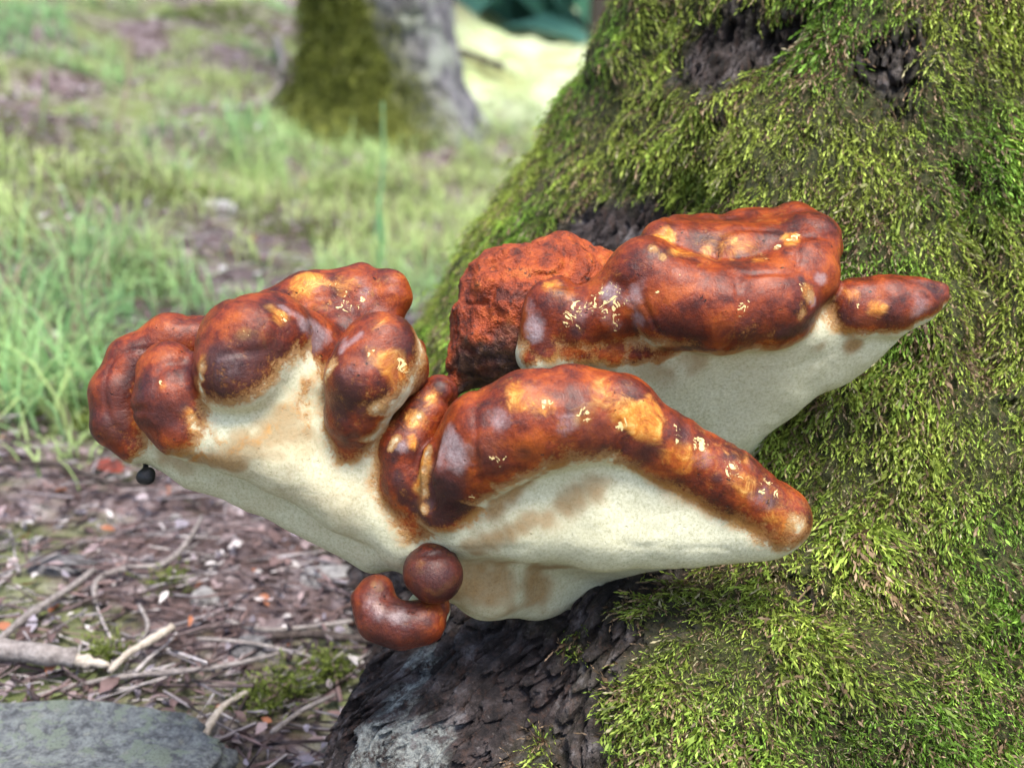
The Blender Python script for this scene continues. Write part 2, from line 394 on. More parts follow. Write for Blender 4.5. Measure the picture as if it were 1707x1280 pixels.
# relief: bark plates as stretched cells with cracks between, lumps below the moss
def worley(x, y, seed):
    ix, iy = np.floor(x).astype(np.int64), np.floor(y).astype(np.int64); f1 = np.full(x.shape, 9.0); f2 = f1.copy(); cid = np.zeros(x.shape, np.int64); z0 = np.zeros_like(ix)
    for dx in (-1, 0, 1):
        for dy in (-1, 0, 1):
            cx, cy = ix + dx, iy + dy
            d = np.hypot(cx + .5 + .45 * _hash(cx + 500, cy + 500, z0, seed) - x, cy + .5 + .45 * _hash(cx + 500, cy + 500, z0, seed + 1) - y)
            m = d < f1; f2 = np.where(m, f1, np.minimum(f2, d)); f1 = np.where(m, d, f1); cid = np.where(m, (cx + 4000) * 10000 + cy + 4000, cid)
    return f1, f2 - f1, cid
ss, zz = TH.ravel() * 0.62, TZ.ravel()
wx = 0.010 * noise(TP, 30, 70) + 0.004 * noise(TP, 110, 72); wy = 0.014 * noise(TP, 24, 71) + 0.005 * noise(TP, 90, 73)
leftside = sstep(-0.58, -0.66, TH.ravel() + .05 * noise(TP, 20, 74))                # long strips on the outer flank of the root
su, sv_ = (ss + wx), (zz + wy)
f1a, ea, ca = worley(su / 0.013, sv_ / 0.024, 201); f1b, eb, cb = worley(su / 0.010 + 300, sv_ / 0.075 + 300, 203)
long_ = leftside > 0.5
edge_ = np.where(long_, eb, ea); cid = np.where(long_, cb + 10 ** 9, ca)
f1s, es, cs_ = worley((ss + .6 * wx) / 0.0042, (zz + .6 * wy) / 0.0065, 205)
hc = _hash(cid, cid // 7, 0 * cid, 9)
furrow = 1 - sstep(0.03, 0.22, edge_)
plate_h = 0.0150 * (sstep(0.02, 0.34, edge_) - 1) + 0.0060 * hc + 0.0032 * (sstep(0.0, 0.3, es) - 1) + 0.0016 * _hash(cs_, cs_ // 3, 0 * cs_, 12)
lump = fbm(TP, 16, 3, 22)
fold = (1 - sstep(0.0, 0.16, np.abs(noise(np.stack([ss + 2.2 * wx, zz * .45 + wy, 0 * ss], -1), 15, 25)))) * sstep(-.15, .25, noise(TP, 9, 26))     # hollows between the moss cushions
disp = plate_h * np.clip(0.25 + 0.9 * bare, 0, 1) * (1 - 0.35 * lich) + 0.0022 * fbm(TP, 95, 4, 21) * (0.5 + bare) + 0.008 * lump - 0.018 * fold * (1 - .7 * bare)
dense = ((TH > -2.05) & (TH < 0.35)).ravel()
TP = TP + disp[:, None] * np.stack([np.sin(TH), -np.cos(TH), 0 * TH], -1).reshape(-1, 3)
ni, nj = TH.shape
ti = np.arange(ni * nj).reshape(ni, nj)
tq = np.stack([ti[:-1, :-1], ti[1:, :-1], ti[1:, 1:], ti[:-1, 1:]], -1).reshape(-1, 4)
tq = np.concatenate([tq, np.stack([ti[-1, :-1], ti[0, :-1], ti[0, 1:], ti[-1, 1:]], -1)])
g3 = TP.reshape(ni, nj, 3)
tu = np.gradient(g3, axis=0); tv = np.gradient(g3, axis=1)
TN = np.cross(tu, tv); TN /= np.linalg.norm(TN, axis=2, keepdims=True) + 1e-12
TN = TN.reshape(-1, 3)
oak = empty('mossy_oak_tree', (AX, AY, 0), label='big oak trunk with flared root, thickly covered in green moss, carrying the brown brackets', category='tree')
battr = np.stack([1 - bare, lich, furrow], -1)
fc = tq[:, 0]
isplate = (bare[tq].min(1) > 0.35) & (edge_[tq].min(1) > 0.05) & (cid[tq].max(1) == cid[tq].min(1)) & dense[fc] & (tq.max(1) < ni * nj)
isplate &= (lich[tq].max(1) < 0.75)
pxa, pya, _d = project(TP[fc]); isplate &= (pxa > 380) & (pxa < 1740) & (pya > -30) & (pya < 1320) & (((TP[fc] - CAM) * TN[fc]).sum(1) < 0)
def biggest_island(faces):
    lab = {}
    par = list(range(len(faces)))
    def find(a):
        while par[a] != a: par[a] = par[par[a]]; a = par[a]
        return a
    for k, f in enumerate(faces):
        for e in ((f[0], f[1]), (f[1], f[2]), (f[2], f[3]), (f[3], f[0])):
            e = (e[0], e[1]) if e[0] < e[1] else (e[1], e[0])
            if e in lab: par[find(k)] = find(lab[e])
            else: lab[e] = k
    r = np.array([find(k) for k in range(len(faces))]); u_, c_ = np.unique(r, return_counts=True)
    return r == u_[np.argmax(c_)]
cids, cnts = np.unique(cid[fc[isplate]], return_counts=True)
cids = cids[np.argsort(-cnts)][:280]; cnts = np.sort(cnts)[::-1][:280]; cids = cids[cnts > 12]
own = isplate & np.isin(cid[fc], cids)
fo = np.where(own)[0]; fo = fo[np.argsort(cid[fc[fo]], kind='stable')]
for grp_ in np.split(fo, np.where(np.diff(cid[fc[fo]]))[0] + 1):
    own[grp_[~biggest_island(tq[grp_].tolist())]] = False
def submesh(name, q):
    ids, inv = np.unique(q, return_inverse=True)
    return mesh_np(name, TP[ids], inv.reshape(-1, 4), attrs={'bark': battr[ids]}, mats=[M_BARK])
trunk = obj('trunk', submesh('trunk', tq[~own])); child_of(trunk, oak)
fo = np.where(own)[0]; fo = fo[np.argsort(cid[fc[fo]], kind='stable')]
for grp_ in np.split(fo, np.where(np.diff(cid[fc[fo]]))[0] + 1):
    child_of(obj('bark_plate', submesh('bark_plate', tq[grp_])), oak)
print('plates', len(cids))
print('trunk', time.time() - T0)

# ---- moss shoots
def shoot_templates(n=14, nl=7, seed=3):
    g = np.random.default_rng(seed); out = []
    for k in range(n):
        t = np.linspace(0.02, 0.97, nl)
        bend = g.uniform(-0.5, 0.5); lift = g.uniform(0.25, 0.55)
        cx = t; cy = bend * t ** 2 * 0.6; cz = lift * np.sin(t * 2.4) * 0.45 - 0.12 * t ** 2
        V, Q, W = [], [], []
        for i in range(nl):
            c = np.array([cx[i], cy[i], cz[i]])
            j = min(i, nl - 2); tan = np.array([cx[j + 1] - cx[j], cy[j + 1] - cy[j], cz[j + 1] - cz[j]]); tan /= np.linalg.norm(tan)
            ph = i * 2.4 + g.uniform(-.5, .5)
            b1 = np.cross(tan, [0, 0, 1.]); b1 /= np.linalg.norm(b1); b2 = np.cross(b1, tan)
            rad = b1 * math.cos(ph) + b2 * math.sin(ph)
            ln = (0.34 - 0.10 * t[i]) * g.uniform(.8, 1.25); sp_ = g.uniform(.28, .75) * (1 - .6 * t[i])
            dr = tan + rad * sp_; dr /= np.linalg.norm(dr)
            side = np.cross(dr, rad); side /= np.linalg.norm(side) + 1e-9
            w = 0.054 * g.uniform(.6, 1.3) * (1.1 - .4 * t[i])
            V += [c, c + dr * ln * .45 + side * w, c + dr * ln, c + dr * ln * .45 - side * w]
            Q.append([4 * i, 4 * i + 1, 4 * i + 2, 4 * i + 3]); W += [t[i]] * 4
        out.append((np.array(V), np.array(Q), np.array(W)))
    return out
TPL = shoot_templates()
def scatter(tpls, pos, xdir, zdir, length, width, tint, tipc, seed):
    """real little shoots: one template each, turned, scaled and joined"""
    g = np.random.default_rng(seed); which = g.integers(0, len(tpls), len(pos))
    ydir = np.cross(zdir, xdir); VV, QQ, CC, off = [], [], [], 0
    for k, (V, Q, W) in enumerate(tpls):
        s = np.where(which == k)[0]
        if not len(s): continue
        v = (pos[s][:, None] + V[None, :, 0:1] * (xdir[s] * length[s][:, None])[:, None] + V[None, :, 1:2] * (ydir[s] * width[s][:, None])[:, None]
             + V[None, :, 2:3] * (zdir[s] * length[s][:, None])[:, None])
        c = tint[s][:, None] * (1 - W[None, :, None]) + tipc[s][:, None] * W[None, :, None]
        m = len(V)
        QQ.append((Q[None] + (np.arange(len(s)) * m)[:, None, None] + off).reshape(-1, 4)); off += len(s) * m
        VV.append(v.reshape(-1, 3)); CC.append(c.reshape(-1, 3))
    return np.concatenate(VV), np.concatenate(QQ), np.concatenate(CC)
def unit(a): return a / (np.linalg.norm(a, axis=-1, keepdims=True) + 1e-12)

px_, py_, dep_ = project(TP)
vis = dense & (TZ.ravel() < 0.70) & ((TP - CAM)[:, None, :] @ TN[:, :, None] < 0.35)[:, 0, 0] & (TZ.ravel() > 0.05)
cell = np.linalg.norm(np.cross(tu, tv), axis=2).ravel()
mossd = np.clip(1.15 - bare * 1.45 - .5 * fold, 0, 1)
clump = fbm(TP, 22, 3, 44)
mossd = mossd * np.clip(0.85 + 0.5 * clump, 0.55, 1.2)
wgt = cell * mossd * vis * (0.9 / dep_) ** 2 * (1 + .35 * sstep(.40, .2, TZ.ravel()))
NM = 88000
idx = rng.choice(len(TP), NM, p=wgt / wgt.sum())
pos = TP[idx] + rng.normal(0, 0.0011, (NM, 3)); nor = TN[idx]
down = np.array([0, 0, -1.0]); dt = unit(down - nor * (nor @ down)[:, None])
side = np.cross(nor, dt)
flow = noise(pos, 9, 55) * 0.7 + rng.normal(0, 0.35, NM) + 0.35 * np.clip((pos[:, 2] - 0.45) * 4, 0, 1)
low = np.clip((0.33 - pos[:, 2]) / 0.15, 0, 1)
flow = flow + low * rng.normal(0, 0.8, NM)
xd = dt * np.cos(flow)[:, None] + side * np.sin(flow)[:, None]
lift = rng.uniform(0.05, 0.45, NM) + 0.25 * low * rng.random(NM)
xd = unit(xd + nor * lift[:, None]); zd = unit(nor - xd * (np.sum(nor * xd, 1))[:, None])
ln = rng.uniform(0.007, 0.0155, NM) * np.where(rng.random(NM) < .04, 1.7, 1) * (1 + 0.35 * clump[idx]).clip(.6, 1.5)
wd = ln * rng.uniform(0.8, 1.25, NM)
pos = pos + nor * (np.maximum(0, clump[idx]) * 0.004 * rng.random(NM))[:, None]
u = rng.random(NM)
hue = np.clip(0.55 + 0.9 * noise(pos, 12, 66) + rng.normal(0, .25, NM), 0, 1)[:, None]
g0 = np.array([0.085, 0.145, 0.018]) * (1 - hue) + np.array([0.16, 0.19, 0.028]) * hue
g1 = np.array([0.21, 0.40, 0.050]) * (1 - hue) + np.array([0.46, 0.56, 0.105]) * hue
bri = 1.18 * (rng.uniform(0.55, 1.35, NM) * np.clip(1 + .35 * noise(pos, 30, 67), .5, 1.5))[:, None]
brownp = np.clip(0.14 + .25 * fold[idx] + 0.5 * np.maximum(0, noise(pos, 16, 77) - 0.1) + 0.35 * bare[idx] + 0.12 * low, 0, .85)
isb = (rng.random(NM) < brownp)[:, None]
g0 = np.where(isb, np.array([0.085, 0.050, 0.028]) * bri, g0 * bri)
g1 = np.where(isb, np.array([0.36, 0.25, 0.155]) * bri, g1 * bri)
pale = (rng.random(NM) < 0.07)[:, None]
g1 = np.where(pale, np.array([0.56, 0.50, 0.30]), g1)
mv, mq, mc = scatter(TPL, pos, xd, zd, ln, wd, g0, g1, 5)
moss = obj('moss', mesh_np('moss', mv, mq, attrs={'tint': mc}, smooth=False, mats=[M_MOSS]), kind='stuff'); child_of(moss, oak)
print('moss', len(mq), time.time() - T0)

# ------------------------------------------------------------------ fungus: smooth blends of rounded cones on a voxel grid
class Body:
    def __init__(s): s.pr = []
    def add(s, grp, pts, k=14, cap=0.0, n=None, lo=-0.55, hi=-0.1, sub=False, dk=0.75):
        """a chain of round cones; pts (px, py, depth, radius) in photo pixels; cap = pigment, n = direction the brown skin faces"""
        A = [PC(*q[:3]) for q in pts]; Rr = [q[3] * (DIST + q[2] * U) / FPX for q in pts]
        if len(pts) == 1: A = A * 2; Rr = Rr * 2
        s.pr.append(dict(g=grp, A=np.array(A), R=np.array(Rr), k=k * U, cap=cap, n=None if n is None else unit(np.array(n, float)), lo=lo, hi=hi, sub=sub, tri=False, dk=dk))
    def tri(s, grp, pts, r, k=30, cap=0.0):
        s.pr.append(dict(g=grp, A=np.array([PC(*q) for q in pts]), R=np.array([r * U * 1.03] * 3), k=k * U, cap=cap, n=None, lo=0, hi=1, sub=False, tri=True, dk=0))
def prim_eval(pr, X):
    best = None; near = None
    if pr['tri']:
        a, b, c = pr['A']; e0, e1 = b - a, c - a; v = X - a
        d00, d01, d11 = e0 @ e0, e0 @ e1, e1 @ e1; v0 = v @ e0; v1 = v @ e1
        den = d00 * d11 - d01 * d01
        u = (d11 * v0 - d01 * v1) / den; w = (d00 * v1 - d01 * v0) / den
        inside = (u >= 0) & (w >= 0) & (u + w <= 1)
        q = a + u[:, None] * e0 + w[:, None] * e1
        bd = None
        for p0, p1 in ((a, b), (b, c), (c, a)):
            e = p1 - p0; t = np.clip(((X - p0) @ e) / (e @ e), 0, 1); qq = p0 + t[:, None] * e
            dd = np.linalg.norm(X - qq, axis=1)
            if bd is None: bd, bq = dd, qq
            else:
                m = dd < bd; bd = np.where(m, dd, bd); bq = np.where(m[:, None], qq, bq)
        near = np.where(inside[:, None], q, bq)
        return np.linalg.norm(X - near, axis=1) - pr['R'][0], near
    for i in range(len(pr['A']) - 1):
        a, b = pr['A'][i], pr['A'][i + 1]; e = b - a; L2 = e @ e
        t = np.clip(((X - a) @ e) / L2, 0, 1) if L2 > 1e-12 else np.zeros(len(X))
        q = a + t[:, None] * e
        d = np.linalg.norm(X - q, axis=1) - (pr['R'][i] + t * (pr['R'][i + 1] - pr['R'][i]))
        if best is None: best, near = d, q
        else:
            # soft join along the chain
            kk = 0.006; m = d < best
            near = np.where(m[:, None], q, near)
            h = np.maximum(kk - np.abs(best - d), 0) / kk
            best = np.minimum(best, d) - h * h * kk * 0.25
    return best, near
def surface_nets(Gd, org, h):
    S = Gd < 0
    nx, ny, nz = Gd.shape
    c = np.zeros((nx - 1, ny - 1, nz - 1), np.uint8)
    for dx in (0, 1):
        for dy in (0, 1):
            for dz in (0, 1): c += S[dx:nx - 1 + dx, dy:ny - 1 + dy, dz:nz - 1 + dz]
    act = np.argwhere((c > 0) & (c < 8))
    ids = -np.ones(c.shape, np.int32); ids[tuple(act.T)] = np.arange(len(act))
    acc = np.zeros((len(act), 3)); cnt = np.zeros(len(act))
    cor = [(dx, dy, dz) for dx in (0, 1) for dy in (0, 1) for dz in (0, 1)]
    val = {k: Gd[act[:, 0] + k[0], act[:, 1] + k[1], act[:, 2] + k[2]] for k in cor}
    for k in cor:
        for axx in range(3):
            if k[axx]: continue
            k2 = list(k); k2[axx] = 1; k2 = tuple(k2)
            a, b = val[k], val[k2]; m = (a < 0) != (b < 0)
            t = np.where(m, a / np.where(np.abs(a - b) < 1e-12, 1, a - b), 0)
            p = np.array(k, float)[None] + 0 * acc; p[:, axx] += t
            acc += np.where(m[:, None], p, 0); cnt += m
    V = org + (act + acc / cnt[:, None]) * h
    quads = []
    for axx in range(3):
        sl0 = [slice(None)] * 3; sl1 = [slice(None)] * 3
        sl0[axx] = slice(0, -1); sl1[axx] = slice(1, None)
        s0, s1 = S[tuple(sl0)], S[tuple(sl1)]
        e = np.argwhere(s0 != s1)
        b_, c_ = [(1, 2), (2, 0), (0, 1)][axx]
        e = e[(e[:, b_] > 0) & (e[:, c_] > 0) & (e[:, b_] < Gd.shape[b_] - 1) & (e[:, c_] < Gd.shape[c_] - 1)]
        fl = s0[tuple(e.T)]
        o = []
        for db, dc in ((0, 0), (-1, 0), (-1, -1), (0, -1)):
            q = e.copy(); q[:, b_] += db; q[:, c_] += dc; o.append(ids[tuple(q.T)])
        q = np.stack(o, -1); q[~fl] = q[~fl][:, ::-1]
        quads.append(q)
    return V, np.concatenate(quads)
def vnormals(V, Q):
    n = np.cross(V[Q[:, 2]] - V[Q[:, 0]], V[Q[:, 3]] - V[Q[:, 1]])
    N = np.zeros_like(V)
    for k in range(4):
        for a in range(3): N[:, a] += np.bincount(Q[:, k], n[:, a], len(V))
    return unit(N)
def grow(body, vox_px=3.6, lump=0.0008, brushes=(), rough=None):
    h = vox_px * U
    lo = np.min([np.min(p['A'] - p['R'][:, None], 0) for p in body.pr], 0) - 6 * h
    hi = np.max([np.max(p['A'] + p['R'][:, None], 0) for p in body.pr], 0) + 6 * h
    n = np.ceil((hi - lo) / h).astype(int) + 1
    Gd = np.full(n, 0.2, np.float32)
    for p in body.pr:
        mg = max(p['k'], 40 * U) + 4 * h
        b0 = np.maximum(0, np.floor((np.min(p['A'] - p['R'][:, None], 0) - mg - lo) / h).astype(int))
        b1 = np.minimum(n, np.ceil((np.max(p['A'] + p['R'][:, None], 0) + mg - lo) / h).astype(int) + 1)
        gx, gy, gz = [lo[k] + np.arange(b0[k], b1[k]) * h for k in range(3)]
        X = np.stack(np.meshgrid(gx, gy, gz, indexing='ij'), -1).reshape(-1, 3)
        d, _ = prim_eval(p, X); d = d.reshape(b1 - b0).astype(np.float32)
        blk = Gd[b0[0]:b1[0], b0[1]:b1[1], b0[2]:b1[2]]; k = p['k']
        if p['sub']:
            d = -d; hh = np.maximum(k - np.abs(blk - d), 0) / k; Gd[b0[0]:b1[0], b0[1]:b1[1], b0[2]:b1[2]] = np.maximum(blk, d) + hh * hh * k * .25
        else:
            hh = np.maximum(k - np.abs(blk - d), 0) / k; Gd[b0[0]:b1[0], b0[1]:b1[1], b0[2]:b1[2]] = np.minimum(blk, d) - hh * hh * k * .25
    V, Q = surface_nets(Gd, lo, h)
    N = vnormals(V, Q)
    # pigment
    solid = [p for p in body.pr if not p['sub']]
    D = np.zeros((len(solid), len(V)), np.float32); C = np.zeros_like(D); E = np.zeros_like(D)
    for i, p in enumerate(solid):
        d, q = prim_eval(p, V); D[i] = d
        if p['n'] is None: C[i] = p['cap']
        else:
            t = unit(V - q) @ p['n']; C[i] = sstep(p['lo'] - .22, p['hi'] + .16, t) * p['cap']
            E[i] = p['dk'] * sstep(p['hi'] - .15, p['hi'] + .12, t) * (1 - sstep(p['hi'] + .15, p['hi'] + .75, t))
    w = np.exp(-(D - D.min(0)) / (9 * U)); w /= w.sum(0)
    cap = (w * C).sum(0); dauto = (w * E).sum(0)
    grp = np.array([p['g'] for p in solid])[np.argmin(D, 0)]
    V = V + N * (lump * fbm(V, 45, 3, 13) + (0.0016 * noise(V, 22, 14) + 0.0028 * noise(V, 11, 15) - 0.0010 * (1 - sstep(0, .2, np.abs(noise(V, 26, 16)))) ) * min(1, lump / .0008) * (0.35 + 0.65 * cap))[:, None]
    if rough: V = V + N * rough(V)[:, None]
    N = vnormals(V, Q)
    ch = {'C': cap, 'D': dauto * (0.75 + 0.5 * noise(V, 30, 47)), 'K': np.zeros(len(V)), 'O': np.zeros(len(V)), 'B': np.zeros(len(V)), 'S': np.zeros(len(V))}
    px = 853.5 + FPX * V[:, 0] / V[:, 2]; py = 640 - FPX * V[:, 1] / V[:, 2]
    nz_ = noise(V, 60, 41) * .40 + noise(V, 140, 42) * .25
    for br_ in brushes:
        if len(br_) == 5: pts_, br, c, val = [br_[:2]], br_[2], br_[3], br_[4]
        else:
            raw, br, c, val = br_; pts_ = []
            for (x0, y0), (x1, y1) in zip(raw[:-1], raw[1:]):
                nst = max(1, int(math.hypot(x1 - x0, y1 - y0) / (br * 0.5)))
                pts_ += [(x0 + (x1 - x0) * t / nst, y0 + (y1 - y0) * t / nst) for t in range(nst)]
            pts_.append(raw[-1])
        d = np.full(len(V), 9.0)
        for bx, by in pts_:
            m = np.where((np.abs(px - bx) < 12) & (np.abs(py - by) < 12))[0]
            if not len(m): continue
            d = np.minimum(d, np.linalg.norm(V - V[m[np.argmin(V[m, 2])]], axis=1) / (br * U))
        f = 1 - sstep(0.10, 1.35, d + nz_ * np.minimum(1, d * 2))
        if c == 'C': ch['C'] = ch['C'] * (1 - f) + val * f
        else: ch[c] = ch[c] * (1 - f) + np.maximum(ch[c], val) * f
    return V, Q, N, grp, ch
def fungus_parts(root, V, Q, N, grp, ch, names, mat, labels=None):
    W = to_world(V); NW = N[:, :1] * RGT + N[:, 1:2] * UPV + N[:, 2:3] * FWD
    fg = grp[Q[:, 0]]
    for gname in names:
        q = Q[fg == gname]
        if not len(q): continue
        ids, inv = np.unique(q, return_inverse=True)
        pig = np.stack([ch['C'], ch['D'], ch['K']], -1)[ids]; pig2 = np.stack([ch['O'], ch['B'], ch['S']], -1)[ids]
        nm = names[gname]
        me = mesh_np(nm, W[ids], inv.reshape(-1, 4)[:, ::-1], attrs={'pig': pig, 'pig2': pig2}, mats=[mat])
        me.normals_split_custom_set_from_vertices(NW[ids].astype(np.float32).tolist())
        o = obj(nm, me); child_of(o, root)
        if labels and gname in labels: o['label'] = labels[gname]

UPF = (0.0, 0.75, -0.65)      # camera frame: up and towards the viewer
UPV_ = (0.0, 1.0, -0.2)
# ---------- the large double bracket: left fan, fold, front lip
b = Body()
b.add('pore', [(240, 722, 95, 46), (330, 762, 100, 50), (430, 802, 100, 48), (625, 902, 85, 50)], 30)
b.tri('pore', [(290, 690, 80), (640, 890, 70), (560, 640, 100)], 40, 30)
b.add('pore', [(345, 718, 0, 54), (405, 728, -10, 62), (480, 765, 5, 58), (580, 830, 20, 54), (670, 880, 35, 48)], 6)
b.tri('pore', [(430, 690, 20), (610, 740, 10), (670, 880, 45)], 45, 30)
b.tri('pore', [(560, 640, 60), (700, 700, 40), (680, 860, 45)], 45, 30)
b.add('pore', [(690, 890, 50, 58), (735, 932, 85, 56), (815, 966, 130, 62), (890, 968, 210, 60), (985, 962, 320, 58)], 34)
b.add('fold_lobe', [(712, 690, 0, 36), (680, 745, -18, 42), (680, 805, -18, 42), (705, 862, -8, 32)], 16, 1, (-0.35, 0.3, -0.8), -0.35, 0.05)
b.add('knob', [(733, 655, 5, 26), (715, 668, 5, 24)], 8, 1)
b.add('rear_ridge', [(452, 512, 120, 36), (512, 500, 130, 50), (590, 494, 130, 46), (648, 491, 110, 42)], 14, 1)
b.add('rear_ridge', [(540, 560, 110, 62), (620, 560, 100, 55)], 30, 1)
b.add('rear_ridge', [(602, 462, 140, 23)], 10, 1)
b.add('far_lobe', [(222, 742, 70, 34), (198, 705, 70, 44), (196, 655, 75, 44), (222, 604, 90, 42), (285, 570, 105, 44), (350, 566, 115, 42)], 12, 1, (-0.5, 0.65, -0.4), -0.45, 0.0)
b.add('outer_lobe', [(282, 622, 0, 58), (286, 665, -12, 66), (312, 705, -12, 56), (340, 728, 0, 44)], 16, 1, (-0.35, 0.75, -0.55), -0.40, 0.0)
b.add('dome_lobe', [(396, 618, -48, 78), (415, 580, -28, 88), (448, 568, 0, 78), (500, 578, 30, 60), (565, 602, 50, 46)], 18, 1, (-0.30, 0.75, -0.50), -0.25, 0.12)
b.add('pore', [(500, 640, 10, 56), (470, 690, 5, 56)], 30)
b.add('teardrop_lobe', [(636, 588, -35, 64), (612, 632, -50, 66), (596, 690, -40, 46), (588, 738, -15, 30)], 16, 1, (-0.45, 0.45, -0.6), -0.30, 0.05)
b.add('teardrop_lobe', [(670, 610, -10, 42)], 20, 1)
b.add('small_knob', [(690, 586, 5, 20)], 7, 1)
# front lip
b.add('pore', [(770, 872, 0, 52), (880, 878, -5, 56), (1010, 878, 10, 62), (1150, 886, 20, 54), (1258, 880, 15, 46)], 40)
b.tri('pore', [(780, 800, -25), (970, 740, -35), (990, 880, 0)], 52, 40)
b.tri('pore', [(970, 740, -35), (1290, 870, 0), (1000, 880, 0)], 52, 40)
b.tri('pore', [(790, 900, 30), (1260, 890, 30), (960, 950, 260)], 30, 30)
b.add('front_lip', [(738, 848, -42, 46), (768, 785, -62, 66), (818, 738, -72, 84), (885, 705, -78, 86), (955, 697, -82, 82), (1025, 700, -76, 72), (1105, 746, -52, 60),
                    (1205, 803, -30, 57), (1298, 864, -8, 55)], 10, 1, (0.0, 0.72, -0.7), -0.35, 0.10, dk=0.40)
b.add('front_lip', [(1340, 990, -160, 12)], 8, 1) if False else None
b.add('cut', [(722, 705, -95, 13), (716, 770, -95, 14), (712, 835, -80, 12)], 14, sub=True)
b.add('cut', [(1062, 655, -165, 18), (1052, 750, -150, 15)], 40, sub=True)
